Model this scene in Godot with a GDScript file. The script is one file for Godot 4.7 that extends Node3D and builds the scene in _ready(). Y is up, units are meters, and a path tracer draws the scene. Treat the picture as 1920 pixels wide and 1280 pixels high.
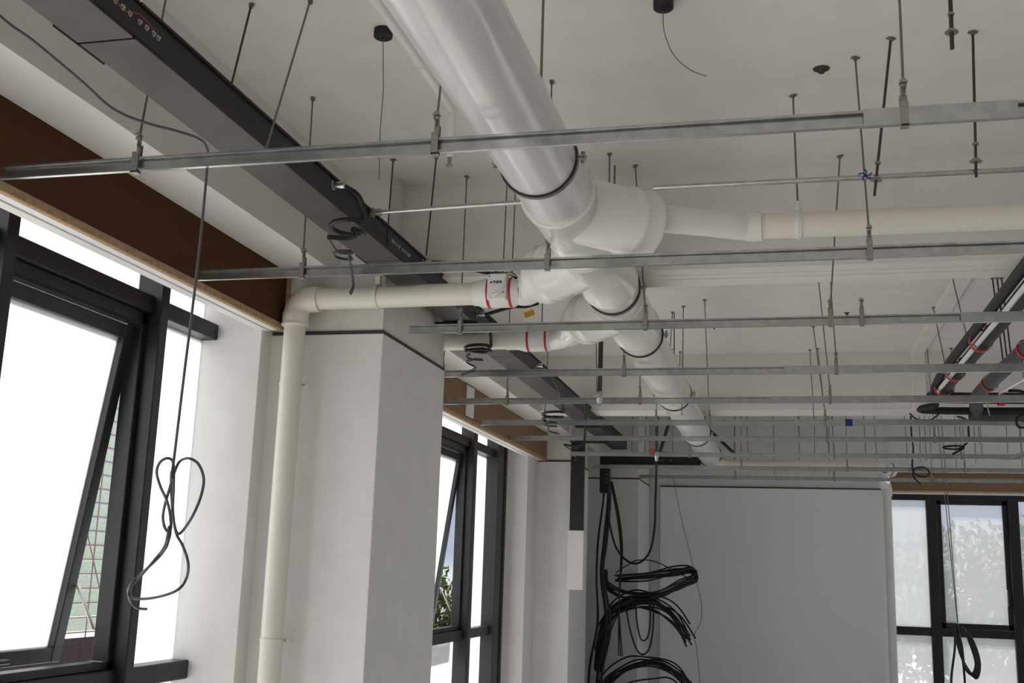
extends Node3D
# An office floor under refurbishment: suspended ceiling rails, white ventilation duct, cable tray, windows.
# Heights in the tables are metres above the eye of the photographer, who stands EYE above the floor.
const EYE := 1.6
const CEIL := 1.72

var org := Vector3.ZERO
var taken := {}
var rng := RandomNumberGenerator.new()
var M := {}
var rod_mesh := {}

func _ready():
	# ---- camera, sky, sun, exposure ----
	var cam := Camera3D.new()
	cam.name = "camera"
	cam.fov = 34.705
	cam.near = 0.05
	cam.far = 400.0
	cam.position = Vector3(0, EYE, 0)
	cam.rotation = Vector3(deg_to_rad(11.769), deg_to_rad(13.928), deg_to_rad(1.879))
	add_child(cam)
	cam.current = true
	var sm := ProceduralSkyMaterial.new()
	sm.sky_top_color = Color(0.74, 0.81, 0.92)
	sm.sky_horizon_color = Color(0.74, 0.80, 0.90)
	sm.sky_curve = 0.18
	sm.ground_bottom_color = Color(0.45, 0.44, 0.42)
	sm.ground_horizon_color = Color(0.70, 0.72, 0.74)
	sm.sky_energy_multiplier = 0.66
	sm.sun_angle_max = 25.0
	var sky := Sky.new()
	sky.sky_material = sm
	var env := Environment.new()
	env.background_mode = Environment.BG_SKY
	env.sky = sky
	env.tonemap_mode = Environment.TONE_MAPPER_LINEAR
	env.tonemap_exposure = 2.12
	env.sdfgi_enabled = true
	env.ssao_enabled = true
	env.ssil_enabled = true
	var we := WorldEnvironment.new()
	we.name = "environment"
	we.environment = env
	add_child(we)
	var sun := DirectionalLight3D.new()
	sun.name = "sun"
	sun.light_color = Color(1.0, 0.99, 0.975)
	sun.light_energy = 2.7
	sun.light_angular_distance = 1.0
	sun.shadow_enabled = true
	add_child(sun)
	sun.look_at_from_position(Vector3(-5.6, 7.0, -1.2), Vector3.ZERO)

	rng.seed = 7
	make_materials()
	build_shell()
	build_windows()
	build_outside()
	build_duct()
	build_branches()
	build_tray()
	build_rails()
	build_rods()
	build_refrigerant_lines()
	build_ceiling_bits()
	build_cables()
	build_far_corner()

# ------------------------------------------------------------------ helpers
func P(x, h, z) -> Vector3:
	return Vector3(x, h + EYE, z)

func V(a: Array) -> Array:
	var o := []
	for p in a:
		o.append(P(p[0], p[1], p[2]))
	return o

func numbered(n: String) -> String:
	if not taken.has(n):
		taken[n] = 0
		return n
	taken[n] += 1
	return "%s_%03d" % [n, taken[n]]

func S() -> SurfaceTool:
	var st := SurfaceTool.new()
	st.begin(Mesh.PRIMITIVE_TRIANGLES)
	return st

func thing(called: String, label: String, category: String, at: Vector3, group := "") -> Node3D:
	var o := Node3D.new()
	o.name = numbered(called)
	add_child(o)
	o.position = at
	org = at
	tag(o, label, category, group)
	return o

func tag(o: Node3D, label: String, category: String, group := ""):
	o.set_meta("label", label)
	o.set_meta("category", category)
	if group != "":
		o.set_meta("group", group)

func part(called: String, st: SurfaceTool, m: Material, parent: Node) -> MeshInstance3D:
	var o := MeshInstance3D.new()
	o.mesh = st.commit()
	o.mesh.surface_set_material(0, m)
	if parent == self:
		o.name = numbered(called)
		add_child(o)
	else:
		var n := called
		var k := 0
		while parent.has_node(n):
			k += 1
			n = "%s_%03d" % [called, k]
		o.name = n
		parent.add_child(o)
	return o

func struct(called: String, st: SurfaceTool, m: Material) -> MeshInstance3D:
	var o := part(called, st, m, self)
	o.set_meta("kind", "structure")
	return o

func label_struct(o: Node3D, label: String, category: String):
	tag(o, label, category)
	o.set_meta("kind", "structure")

func dup(src: Node3D, called: String, at: Vector3, label: String, group := "") -> Node3D:
	var o: Node3D = src.duplicate()
	o.name = numbered(called)
	add_child(o)
	o.position = at
	o.set_meta("label", label)
	if group != "":
		o.set_meta("group", group)
	return o

func tri(st: SurfaceTool, a: Vector3, b: Vector3, c: Vector3, na: Vector3, nb: Vector3, nc: Vector3):
	if (c - a).cross(b - a).dot(na + nb + nc) < 0.0:
		var t := b
		b = c
		c = t
		t = nb
		nb = nc
		nc = t
	st.set_normal(na)
	st.add_vertex(a - org)
	st.set_normal(nb)
	st.add_vertex(b - org)
	st.set_normal(nc)
	st.add_vertex(c - org)

func flat(st: SurfaceTool, a: Vector3, b: Vector3, c: Vector3, out: Vector3):
	var n := (c - a).cross(b - a)
	if n.length() < 1e-12:
		return
	n = n.normalized()
	if n.dot(out) < 0:
		n = -n
	tri(st, a, b, c, n, n, n)

func quad(st: SurfaceTool, a: Vector3, b: Vector3, c: Vector3, d: Vector3, out: Vector3):
	flat(st, a, b, c, out)
	flat(st, a, c, d, out)

# chamfered box between two corners; bs turns it about its own middle
func box(st: SurfaceTool, lo: Vector3, hi: Vector3, ch := 0.0, bs := Basis.IDENTITY):
	var c := (lo + hi) / 2.0
	var h := (hi - lo).abs() / 2.0
	ch = minf(ch, minf(h.x, minf(h.y, h.z)) * 0.8)
	var pt := func(sx, sy, sz, ax) -> Vector3:
		var v := Vector3(sx * h.x, sy * h.y, sz * h.z)
		for k in 3:
			if k != ax:
				v[k] -= [sx, sy, sz][k] * ch
		return c + bs * v
	for ax in 3:
		for s in [-1, 1]:
			var q := []
			for e in [[-1, -1], [1, -1], [1, 1], [-1, 1]]:
				var sg := [0, 0, 0]
				sg[ax] = s
				sg[(ax + 1) % 3] = e[0]
				sg[(ax + 2) % 3] = e[1]
				q.append(pt.call(sg[0], sg[1], sg[2], ax))
			var n := Vector3.ZERO
			n[ax] = s
			quad(st, q[0], q[1], q[2], q[3], bs * n)
	if ch <= 0.0:
		return
	for ax in 3:
		var b1 := (ax + 1) % 3
		var b2 := (ax + 2) % 3
		for s1 in [-1, 1]:
			for s2 in [-1, 1]:
				var sa := [0, 0, 0]
				sa[b1] = s1
				sa[b2] = s2
				var sb := sa.duplicate()
				sa[ax] = -1
				sb[ax] = 1
				var n := Vector3.ZERO
				n[b1] = s1
				n[b2] = s2
				quad(st, pt.call(sa[0], sa[1], sa[2], b1), pt.call(sb[0], sb[1], sb[2], b1), pt.call(sb[0], sb[1], sb[2], b2), pt.call(sa[0], sa[1], sa[2], b2), bs * n)
	for sx in [-1, 1]:
		for sy in [-1, 1]:
			for sz in [-1, 1]:
				flat(st, pt.call(sx, sy, sz, 0), pt.call(sx, sy, sz, 1), pt.call(sx, sy, sz, 2), bs * Vector3(sx, sy, sz))

func hbox(st: SurfaceTool, x0, x1, h0, h1, z0, z1, ch := 0.0):
	box(st, P(minf(x0, x1), minf(h0, h1), minf(z0, z1)), P(maxf(x0, x1), maxf(h0, h1), maxf(z0, z1)), ch)

# a bar of rectangular section from a to b; w is measured across "side", d the other way
func bar(st: SurfaceTool, a: Vector3, b: Vector3, w: float, d: float, side := Vector3.UP, ch := 0.0):
	var y := (b - a).normalized()
	var x := side.cross(y)
	if x.length() < 0.01:
		x = Vector3.RIGHT.cross(y)
	x = x.normalized()
	var z := x.cross(y).normalized()
	var l := (b - a).length()
	var m := (a + b) / 2.0
	box(st, m - Vector3(d, l, w) / 2.0, m + Vector3(d, l, w) / 2.0, ch, Basis(x, y, z))

func spline(p: Array, sub := 8) -> Array:
	var o := []
	for i in p.size() - 1:
		var p0: Vector3 = p[maxi(i - 1, 0)]
		var p1: Vector3 = p[i]
		var p2: Vector3 = p[i + 1]
		var p3: Vector3 = p[mini(i + 2, p.size() - 1)]
		for k in sub:
			o.append(p1.cubic_interpolate(p2, p0, p3, float(k) / sub))
	o.append(p[-1])
	return o

func tube(st: SurfaceTool, p: Array, r, sides := 10, closed := false, caps := true):
	var n := p.size()
	var rings := []
	var up := Vector3.ZERO
	for i in n:
		var t: Vector3
		if closed:
			t = p[(i + 1) % n] - p[(i + n - 1) % n]
		else:
			t = p[mini(i + 1, n - 1)] - p[maxi(i - 1, 0)]
		t = t.normalized()
		if up == Vector3.ZERO:
			up = t.cross(Vector3.UP if absf(t.y) < 0.9 else Vector3.RIGHT).normalized()
		up = (up - t * up.dot(t)).normalized()
		var b := t.cross(up)
		var rr: float = r[i] if r is Array else r
		var ring := []
		for k in sides:
			var a := TAU * k / sides
			var d := up * cos(a) + b * sin(a)
			ring.append([p[i] + d * rr, d])
		rings.append(ring)
	for i in (n if closed else n - 1):
		var A: Array = rings[i]
		var B: Array = rings[(i + 1) % n]
		for k in sides:
			var k2 := (k + 1) % sides
			tri(st, A[k][0], B[k][0], B[k2][0], A[k][1], B[k][1], B[k2][1])
			tri(st, A[k][0], B[k2][0], A[k2][0], A[k][1], B[k2][1], A[k2][1])
	if caps and not closed:
		for e in [0, n - 1]:
			var out: Vector3 = (p[0] - p[1]) if e == 0 else (p[n - 1] - p[n - 2])
			for k in sides:
				flat(st, p[e], rings[e][k][0], rings[e][(k + 1) % sides][0], out)

# turned shape: profile of (distance along d, radius)
func lathe(st: SurfaceTool, o: Vector3, d: Vector3, prof: Array, sides := 40):
	d = d.normalized()
	var x := d.cross(Vector3.UP if absf(d.y) < 0.9 else Vector3.RIGHT).normalized()
	var y := d.cross(x)
	var ns := []
	for i in prof.size() - 1:
		var e: Vector2 = Vector2(prof[i + 1][0] - prof[i][0], prof[i + 1][1] - prof[i][1])
		ns.append(Vector2(-e.y, e.x).normalized())
	for i in prof.size() - 1:
		var n0: Vector2 = ns[i]
		var n1: Vector2 = ns[i]
		if i > 0 and ns[i - 1].dot(ns[i]) > 0.7:
			n0 = (ns[i - 1] + ns[i]).normalized()
		if i < prof.size() - 2 and ns[i + 1].dot(ns[i]) > 0.7:
			n1 = (ns[i + 1] + ns[i]).normalized()
		for k in sides:
			var c0 := x * cos(TAU * k / sides) + y * sin(TAU * k / sides)
			var c1 := x * cos(TAU * (k + 1) / sides) + y * sin(TAU * (k + 1) / sides)
			var t0: float = prof[i][0]
			var t1: float = prof[i + 1][0]
			var r0: float = prof[i][1]
			var r1: float = prof[i + 1][1]
			var a := o + d * t0 + c0 * r0
			var b := o + d * t1 + c0 * r1
			var c := o + d * t1 + c1 * r1
			var e := o + d * t0 + c1 * r0
			var na := d * n0.x + c0 * n0.y
			var nb := d * n1.x + c0 * n1.y
			var nc := d * n1.x + c1 * n1.y
			var ne := d * n0.x + c1 * n0.y
			if r1 > 1e-6:
				tri(st, a, b, c, na, nb, nc)
			if r0 > 1e-6:
				tri(st, a, c, e, na, nc, ne)

func circle(c: Vector3, axis: Vector3, r: float, n := 48, from := 0.0, to := TAU) -> Array:
	axis = axis.normalized()
	var x := axis.cross(Vector3.UP if absf(axis.y) < 0.9 else Vector3.RIGHT).normalized()
	var y := axis.cross(x)
	var o := []
	var full := absf(to - from - TAU) < 1e-4
	for i in (n if full else n + 1):
		var a := from + (to - from) * i / n
		o.append(c + (x * cos(a) + y * sin(a)) * r)
	return o

# ------------------------------------------------------------------ materials
func noise(freq: float, a: Color, b: Color, size := 256, oct := 4, lo := 0.35, hi := 0.65, sd := 1) -> NoiseTexture2D:
	var f := FastNoiseLite.new()
	f.seed = sd
	f.noise_type = FastNoiseLite.TYPE_SIMPLEX
	f.frequency = freq
	f.fractal_octaves = oct
	var t := NoiseTexture2D.new()
	t.width = size
	t.height = size
	t.seamless = true
	t.noise = f
	var g := Gradient.new()
	g.offsets = PackedFloat32Array([lo, hi])
	g.colors = PackedColorArray([a, b])
	t.color_ramp = g
	return t

func mat(n: String, c: Color, rough: float, metal := 0.0, tex: Texture2D = null, scale := 1.0, bump: Texture2D = null, bump_cm := 0.0) -> StandardMaterial3D:
	var m := StandardMaterial3D.new()
	m.resource_name = n
	m.albedo_color = c
	m.roughness = rough
	m.metallic = metal
	if tex or bump:
		m.uv1_triplanar = true
		m.uv1_world_triplanar = true
		m.uv1_scale = Vector3.ONE * scale
	if tex:
		m.albedo_texture = tex
	if bump:
		m.heightmap_enabled = true
		m.heightmap_texture = bump
		m.heightmap_scale = bump_cm
	M[n] = m
	return m

func make_materials():
	var plaster := noise(0.012, Color(0.985, 0.985, 0.985), Color(1, 1, 1), 512, 5, 0.3, 0.7, 3)
	var scuff := noise(0.02, Color(0.90, 0.90, 0.90), Color(1, 1, 1), 512, 5, 0.35, 0.6, 9)
	var streak := noise(0.03, Color(0.94, 0.94, 0.94), Color(1, 1, 1), 256, 4, 0.3, 0.7, 11)
	mat("ceiling paint", Color(0.90, 0.885, 0.87), 0.95, 0.0, plaster, 0.5)
	mat("wall paint", Color(0.905, 0.897, 0.89), 0.9, 0.0, plaster, 0.6)
	mat("panel white", Color(0.965, 0.965, 0.97), 0.85)
	mat("column plaster", Color(0.89, 0.88, 0.86), 0.95, 0.0, plaster, 0.9)
	mat("floor screed", Color(0.89, 0.88, 0.86), 0.85, 0.0, plaster, 0.2)
	mat("brown board", Color(0.34, 0.235, 0.165), 0.8, 0.0, plaster, 1.5)
	mat("pale brown board", Color(0.56, 0.46, 0.36), 0.8, 0.0, plaster, 1.5)
	M["brown board"].metallic_specular = 0.1
	M["pale brown board"].metallic_specular = 0.2
	mat("raw wood", Color(0.70, 0.58, 0.45), 0.8, 0.0, scuff, 3.0)
	mat("black frame", Color(0.115, 0.118, 0.128), 0.45, 0.0, scuff, 2.5)
	mat("gasket", Color(0.03, 0.03, 0.03), 0.7)
	mat("bare aluminium", Color(0.80, 0.78, 0.75), 0.4, 0.7, streak, 4.0)
	mat("galvanised", Color(0.74, 0.75, 0.745), 0.26, 0.92, streak, 2.0)
	mat("zinc", Color(0.62, 0.62, 0.60), 0.42, 0.85, streak, 8.0)
	mat("rod steel", Color(0.47, 0.46, 0.44), 0.5, 0.45)
	mat("dark rod", Color(0.26, 0.245, 0.23), 0.5, 0.3)
	mat("duct grey white", Color(0.86, 0.85, 0.85), 0.20, 0.22, streak, 0.4)
	M["duct grey white"].albedo_texture = null
	mat("duct cream", Color(0.905, 0.90, 0.875), 0.17)
	mat("pipe ivory", Color(0.90, 0.88, 0.835), 0.28)
	mat("white plastic", Color(0.90, 0.90, 0.89), 0.35)
	mat("red", Color(0.72, 0.07, 0.09), 0.45)
	mat("rubber", Color(0.045, 0.045, 0.045), 0.55)
	mat("cable black", Color(0.06, 0.06, 0.06), 0.45)
	mat("cable grey", Color(0.33, 0.33, 0.34), 0.5)
	mat("cable inner", Color(0.18, 0.20, 0.24), 0.5)
	mat("tray metal", Color(0.315, 0.30, 0.29), 0.5, 0.35, streak, 0.5)
	mat("tray black", Color(0.12, 0.115, 0.115), 0.5, 0.2, streak, 0.5)
	mat("gap", Color(0.015, 0.015, 0.015), 0.9)
	mat("insulation", Color(0.10, 0.10, 0.105), 0.55, 0.0, scuff, 3.0)
	mat("foil wrap", Color(0.30, 0.30, 0.315), 0.5, 0.2, scuff, 5.0)
	mat("shadow bead", Color(0.22, 0.21, 0.21), 0.6)
	mat("stain", Color(0.25, 0.24, 0.22), 0.9)
	mat("blue tape", Color(0.05, 0.16, 0.45), 0.6)
	mat("teal clip", Color(0.02, 0.33, 0.30), 0.5)
	mat("yellow tag", Color(0.75, 0.55, 0.12), 0.7)
	mat("orange block", Color(0.66, 0.33, 0.20), 0.8)
	mat("print black", Color(0.05, 0.05, 0.05), 0.7)
	mat("netting", Color(0.86, 0.89, 0.88), 0.9, 0.0, streak, 0.5)
	M["netting"].backlight_enabled = true
	M["netting"].backlight = Color(0.86, 0.86, 0.82)
	mat("facade", Color(0.62, 0.63, 0.62), 0.9)
	mat("scaffold pipe", Color(0.78, 0.64, 0.58), 0.6)
	mat("hoarding", Color(0.42, 0.33, 0.30), 0.85, 0.0, scuff, 0.3)
	mat("earth", Color(0.52, 0.52, 0.49), 0.95)
	mat("bark", Color(0.26, 0.20, 0.14), 0.9)
	var leaf := mat("leaf", Color(0.30, 0.33, 0.13), 0.6)
	leaf.vertex_color_use_as_albedo = true
	leaf.backlight_enabled = true
	leaf.backlight = Color(0.5, 0.5, 0.2)
	var film := mat("frosted film", Color(0.82, 0.85, 0.89, 0.60), 0.3)
	film.transparency = BaseMaterial3D.TRANSPARENCY_ALPHA
	film.backlight_enabled = true
	film.backlight = Color(1, 1, 1)
	var clear := mat("clear glass", Color(0.95, 0.97, 0.97, 0.06), 0.05)
	clear.transparency = BaseMaterial3D.TRANSPARENCY_ALPHA
	var dusty := mat("dusty glass", Color(0.93, 0.96, 1.0, 0.38), 0.3)
	dusty.transparency = BaseMaterial3D.TRANSPARENCY_ALPHA
	dusty.backlight_enabled = true
	dusty.backlight = Color(1, 1, 1)

# ------------------------------------------------------------------ room shell
func build_shell():
	org = Vector3.ZERO
	var st := S()
	hbox(st, -2.75, 7.4, -1.85, -1.6, 6.4, -13.5)
	struct("floor", st, M["floor screed"])
	st = S()
	hbox(st, -2.485, 7.4, CEIL, CEIL + 0.25, 6.4, -13.12)
	struct("ceiling", st, M["ceiling paint"])
	# beams
	st = S()
	hbox(st, -2.485, -1.886, 1.254, CEIL, 6.2, -13.12)
	var o := struct("trim_1", st, M["ceiling paint"])
	label_struct(o, "long white concrete edge beam above the brown boards", "beam")
	st = S()
	hbox(st, -1.886, 7.2, 1.28, CEIL, -4.56, -4.84)
	o = struct("trim_2", st, M["ceiling paint"])
	label_struct(o, "white cross beam behind the small ivory pipe and first white column", "beam")
	st = S()
	hbox(st, -1.886, 7.2, 1.27, CEIL, -8.62, -8.94)
	o = struct("trim_3", st, M["ceiling paint"])
	label_struct(o, "deep far white cross beam with pale lit underside", "beam")
	# closing walls out of the picture, with the windows that light the rest of the floor
	st = S()
	hbox(st, 7.2, 7.4, -1.6, -1.5, 6.4, -13.5)
	hbox(st, 7.2, 7.4, 1.6, CEIL, 6.4, -13.5)
	for k in 4:
		hbox(st, 7.2, 7.4, -1.5, 1.6, -1.4 - k * 3.9, -1.8 - k * 3.9)
	hbox(st, 7.2, 7.4, -1.5, 1.6, 6.4, -1.6)
	struct("wall_east", st, M["wall paint"])
	st = S()
	hbox(st, -2.75, 7.4, -1.6, -1.1, 6.2, 6.4)
	hbox(st, -2.75, 7.4, 1.2, CEIL, 6.2, 6.4)
	for k in 4:
		hbox(st, -2.75 + k * 3.25, -2.35 + k * 3.25, -1.1, 1.2, 6.2, 6.4)
	struct("wall_south", st, M["wall paint"])
	for k in 3:
		plain_window("window_%d" % (5 + k), "clear window of the wall opposite, bay %s from the camera side" % ["one", "two", "three"][k], Vector3(7.3, 0, -1.8 - k * 3.9), Vector3(7.3, 0, -5.3 - k * 3.9), -1.5, 1.6)
	for k in 3:
		plain_window("window_%d" % (8 + k), "clear window behind the camera, bay %s from the window wall" % ["one", "two", "three"][k], Vector3(-2.35 + k * 3.25, 0, 6.3), Vector3(0.5 + k * 3.25, 0, 6.3))
	plain_window("window_4", "clear window of the window wall behind the camera", Vector3(-2.5, 0, 6.2), Vector3(-2.5, 0, 1.28))
	# piers of the window wall: plain, columns and reveals
	for c in [[-1.66, -4.37, -5.28, "first white column, with the ivory downpipe at its edge"], [-1.85, -9.9, -10.8, "second white column, behind the black vertical trunking"], [-1.46, -11.72, -12.72, "far white corner column behind the black cable coils"], [-1.66, 1.26, 0.35, "white column beside the camera"]]:
		st = S()
		hbox(st, -2.49, c[0] - 0.008, 1.0, CEIL, c[1] - 0.008, c[2] + 0.008)
		hbox(st, -2.49, c[0] - 0.02, -1.6, 1.0, c[1] - 0.02, c[2] + 0.02)
		var base := part("wall_column", st, M["column plaster"], self)
		label_struct(base, c[3], "column")
		st = S()
		hbox(st, -2.488, c[0], -1.6, 0.985, c[1], c[2], 0.003)
		part("cladding_panel", st, M["wall paint"], base)
		st = S()
		hbox(st, -2.489, c[0] - 0.001, 0.985, 1.0, c[1] - 0.001, c[2] + 0.001)
		part("shadow_bead", st, M["shadow bead"], base)
	# reveals: white boxed-out wall between window and column (front face looks along the room)
	for r in [[-4.27, -4.39, -2.185], [-9.5, -9.92, -2.172], [-5.26, -5.42, -2.185], [-10.78, -10.9, -2.185]]:
		st = S()
		hbox(st, -2.489, r[2], -1.6, 1.25, r[0], r[1], 0.002)
		struct("wall_reveal", st, M["wall paint"])
	st = S()
	hbox(st, -2.62, -2.45, -1.6, 1.26, -10.85, -13.3)
	struct("wall_west", st, M["wall paint"])
	# brown boards over the windows, with their raw wood lower edge and white soffit strip
	for b in [[0.4, -4.30, "brown board over the close window, holding the first two ceiling rails"], [-5.4, -9.88, "brown board over the far window between the two columns"]]:
		var z0: float = b[0]
		var z1: float = b[1]
		org = P(-2.1, 1.0, (z0 + z1) / 2)
		var t := thing("valance_board", b[2], "board", org)
		st = S()
		hbox(st, -2.118, -2.1, 1.004, 1.254, z0, z1)
		part("board", st, M["brown board"] if z0 > 0 else M["pale brown board"], t)
		st = S()
		hbox(st, -2.12, -2.096, 0.988, 1.018, z0, z1, 0.003)
		part("wood_edge", st, M["raw wood"], t)
		st = S()
		hbox(st, -2.16, -2.122, 0.992, 1.004, z0, z1, 0.001)
		hbox(st, -2.205, -2.163, 0.988, 1.002, z0, z1, 0.001)
		part("soffit_strip", st, M["wall paint"], t)
		st = S()
		hbox(st, -2.12, -2.085, 0.99, 1.254, z1 - 0.02, z1, 0.002)
		part("end_batten", st, M["raw wood"], t)
	org = Vector3.ZERO
	st = S()
	hbox(st, -2.098, -2.085, 1.03, 1.24, -7.18, -7.36, 0.002)
	o = part("white_strip", st, M["wall paint"], self)
	tag(o, "short upright white board strip fixed on the far brown board", "board")
	# far wall
	st = S()
	hbox(st, -2.485, 1.13, -1.6, CEIL, -12.76, -13.12)
	hbox(st, 1.13, 7.3, 1.19, CEIL, -12.9, -13.12)
	hbox(st, 7.1, 7.3, -1.6, 1.19, -12.9, -13.3)
	hbox(st, 1.13, 7.1, -1.6, -1.25, -12.95, -13.2)
	struct("wall_north", st, M["wall paint"])
	st = S()
	hbox(st, -1.335, 1.10, -1.6, 0.985, -12.72, -12.765, 0.003)
	o = part("wall_panel", st, M["panel white"], self)
	label_struct(o, "big plain pale grey wall panel on the far wall", "wall panel")
	st = S()
	hbox(st, -1.335, 1.10, 0.985, 1.0, -12.725, -12.765)
	part("shadow_bead", st, M["shadow bead"], o)
	# brown board over the far windows
	var tb := thing("valance_board", "brown board over the windows of the far wall", "board", P(3.5, 1.0, -12.88))
	st = S()
	hbox(st, 1.2, 7.1, 1.0, 1.195, -12.88, -12.9)
	part("board", st, M["pale brown board"], tb)
	st = S()
	hbox(st, 1.2, 7.1, 0.982, 1.0, -12.865, -12.9, 0.003)
	part("wood_edge", st, M["raw wood"], tb)
	st = S()
	hbox(st, 1.14, 7.1, 0.965, 0.982, -12.90, -13.0, 0.002)
	part("soffit_strip", st, M["wall paint"], tb)
	st = S()
	hbox(st, 1.14, 7.1, 1.195, 1.215, -12.84, -12.9, 0.002)
	part("top_strip", st, M["wall paint"], tb)
	org = Vector3.ZERO

# ------------------------------------------------------------------ windows
func build_windows():
	# close window: mullions along z, glass at x = -2.47
	window_row("window_1", "tall black framed window with one pane pushed open beside the brown board", [-4.27, -3.78, -2.87, -1.96, -1.05, -0.14, 0.36], 2, 0.055, -0.44)
	window_row("window_2", "far black framed window with one pane pushed open, before the second column", [-9.5, -9.28, -8.44, -7.44, -6.5, -5.42], 3, 0.10, -0.50)
	far_window()

func window_row(called: String, label: String, zs: Array, awning: int, wide: float, sill: float):
	var base := P(-2.47, -1.6, (zs[0] + zs[-1]) / 2)
	var w := thing(called, label, "window", base)
	w.set_meta("kind", "structure")
	w.name = called
	var xf := -2.36
	var xg := -2.47
	for i in zs.size():
		if i == 0 or i == zs.size() - 1:
			if called == "window_1" or i == zs.size() - 1:
				continue
		var st := S()
		var hw := wide / 2
		if called == "window_2" and i == 1:
			hw = 0.09
		hbox(st, -2.49, xf, -1.6, 1.24, zs[i] - hw, zs[i] + hw, 0.004)
		part("mullion", st, M["black frame"], w)
	for i in zs.size() - 1:
		var z0: float = zs[i] + (wide / 2 if i > 0 else 0.0)
		var z1: float = zs[i + 1] - (wide / 2 if i < zs.size() - 2 else 0.0)
		var st := S()
		hbox(st, -2.488, -2.395, 0.945, 1.015, z0, z1, 0.004)
		part("transom", st, M["black frame"], w)
		st = S()
		hbox(st, -2.488, -2.395, sill - 0.045, sill + 0.03, z0, z1, 0.004)
		part("sill_rail", st, M["black frame"], w)
		st = S()
		hbox(st, xg - 0.006, xg, 1.015, 1.24, z0, z1)
		part("upper_pane", st, M["frosted film"], w)
		st = S()
		hbox(st, xg - 0.006, xg, -1.55, sill - 0.045, z0, z1)
		part("lower_pane", st, M["frosted film"], w)
		var h0: float = sill + 0.03
		if i + 1 == awning:
			# fixed frame round the opening
			st = S()
			hbox(st, -2.488, -2.42, 0.895, 0.945, z0, z1, 0.003)
			hbox(st, -2.488, -2.42, h0, h0 + 0.03, z0, z1, 0.003)
			hbox(st, -2.488, -2.42, h0, 0.945, z0, z0 + 0.03, 0.003)
			hbox(st, -2.488, -2.42, h0, 0.945, z1 - 0.03, z1, 0.003)
			part("opening_frame", st, M["black frame"], w)
			st = S()
			hbox(st, -2.425, -2.414, 0.884, 0.897, z0 + 0.02, z1 - 0.02)
			part("gasket", st, M["gasket"], w)
			var ws := org
			var sash := Node3D.new()
			sash.name = "sash"
			w.add_child(sash)
			var hinge := P(-2.475, 0.89, (z0 + z1) / 2)
			sash.position = hinge - w.position
			sash.rotation.z = -deg_to_rad(7.6)
			org = hinge
			var a: float = z0 + 0.035
			var b: float = z1 - 0.035
			var lo: float = h0 + 0.012
			for k in [[a, a + 0.055], [b - 0.055, b]]:
				st = S()
				hbox(st, -2.50, -2.445, lo, 0.885, k[0], k[1], 0.003)
				part("stile", st, M["black frame"], sash)
			for k in [[lo, lo + 0.055], [0.83, 0.885]]:
				st = S()
				hbox(st, -2.498, -2.447, k[0], k[1], a + 0.05, b - 0.05, 0.003)
				part("sash_rail", st, M["black frame"], sash)
			st = S()
			hbox(st, -2.512, -2.50, lo, 0.885, a + 0.002, a + 0.016)
			hbox(st, -2.512, -2.50, lo, lo + 0.016, a, b)
			part("outer_trim", st, M["bare aluminium"], sash)
			st = S()
			hbox(st, -2.478, -2.472, lo + 0.05, 0.835, a + 0.05, b - 0.05)
			part("pane", st, M["frosted film"], sash)
			st = S()
			box(st, P(-2.44, lo + 0.02, (a + b) / 2 - 0.07), P(-2.41, lo + 0.035, (a + b) / 2 + 0.05), 0.004)
			part("handle", st, M["black frame"], sash)
			org = ws
			# stay arms between the sash and the frame
			for e in [[a, 1.0], [b, -1.0]]:
				st = S()
				var top := P(-2.49, h0 + 0.14, e[0])
				var foot := P(-2.575, h0 + 0.30, e[0])
				bar(st, top, foot, 0.018, 0.006, Vector3(0, 0, 1), 0.001)
				part("stay_arm", st, M["bare aluminium"], w)
			st = S()
			hbox(st, -2.489, -2.45, h0 + 0.03, 0.88, z0 + 0.001, z0 + 0.006)
			part("jamb_track", st, M["bare aluminium"], w)
		else:
			st = S()
			hbox(st, xg - 0.006, xg, h0, 0.945, z0, z1)
			part("pane", st, M["frosted film"], w)
	org = Vector3.ZERO

func plain_window(called: String, label: String, a: Vector3, b: Vector3, lo := -1.1, hi := 1.2):
	var keep := org
	var w := thing(called, label, "window", Vector3((a.x + b.x) / 2, EYE + lo, (a.z + b.z) / 2))
	w.set_meta("kind", "structure")
	w.name = called
	var d := (b - a).normalized()
	var side := Vector3(-d.z, 0, d.x)
	var st := S()
	for q in [0.0, 0.333, 0.667, 1.0]:
		var p := a.lerp(b, q)
		bar(st, P(p.x, lo, p.z), P(p.x, hi, p.z), 0.06, 0.06, d)
	for h in [lo + 0.03, 0.3, hi - 0.03]:
		bar(st, P(a.x, h, a.z), P(b.x, h, b.z), 0.06, 0.06, Vector3.UP)
	part("frame", st, M["black frame"], w)
	st = S()
	bar(st, P(a.x, (lo + hi) / 2, a.z), P(b.x, (lo + hi) / 2, b.z), 0.006, hi - lo - 0.06, side)
	part("pane", st, M["clear glass"], w)
	org = keep

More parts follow.
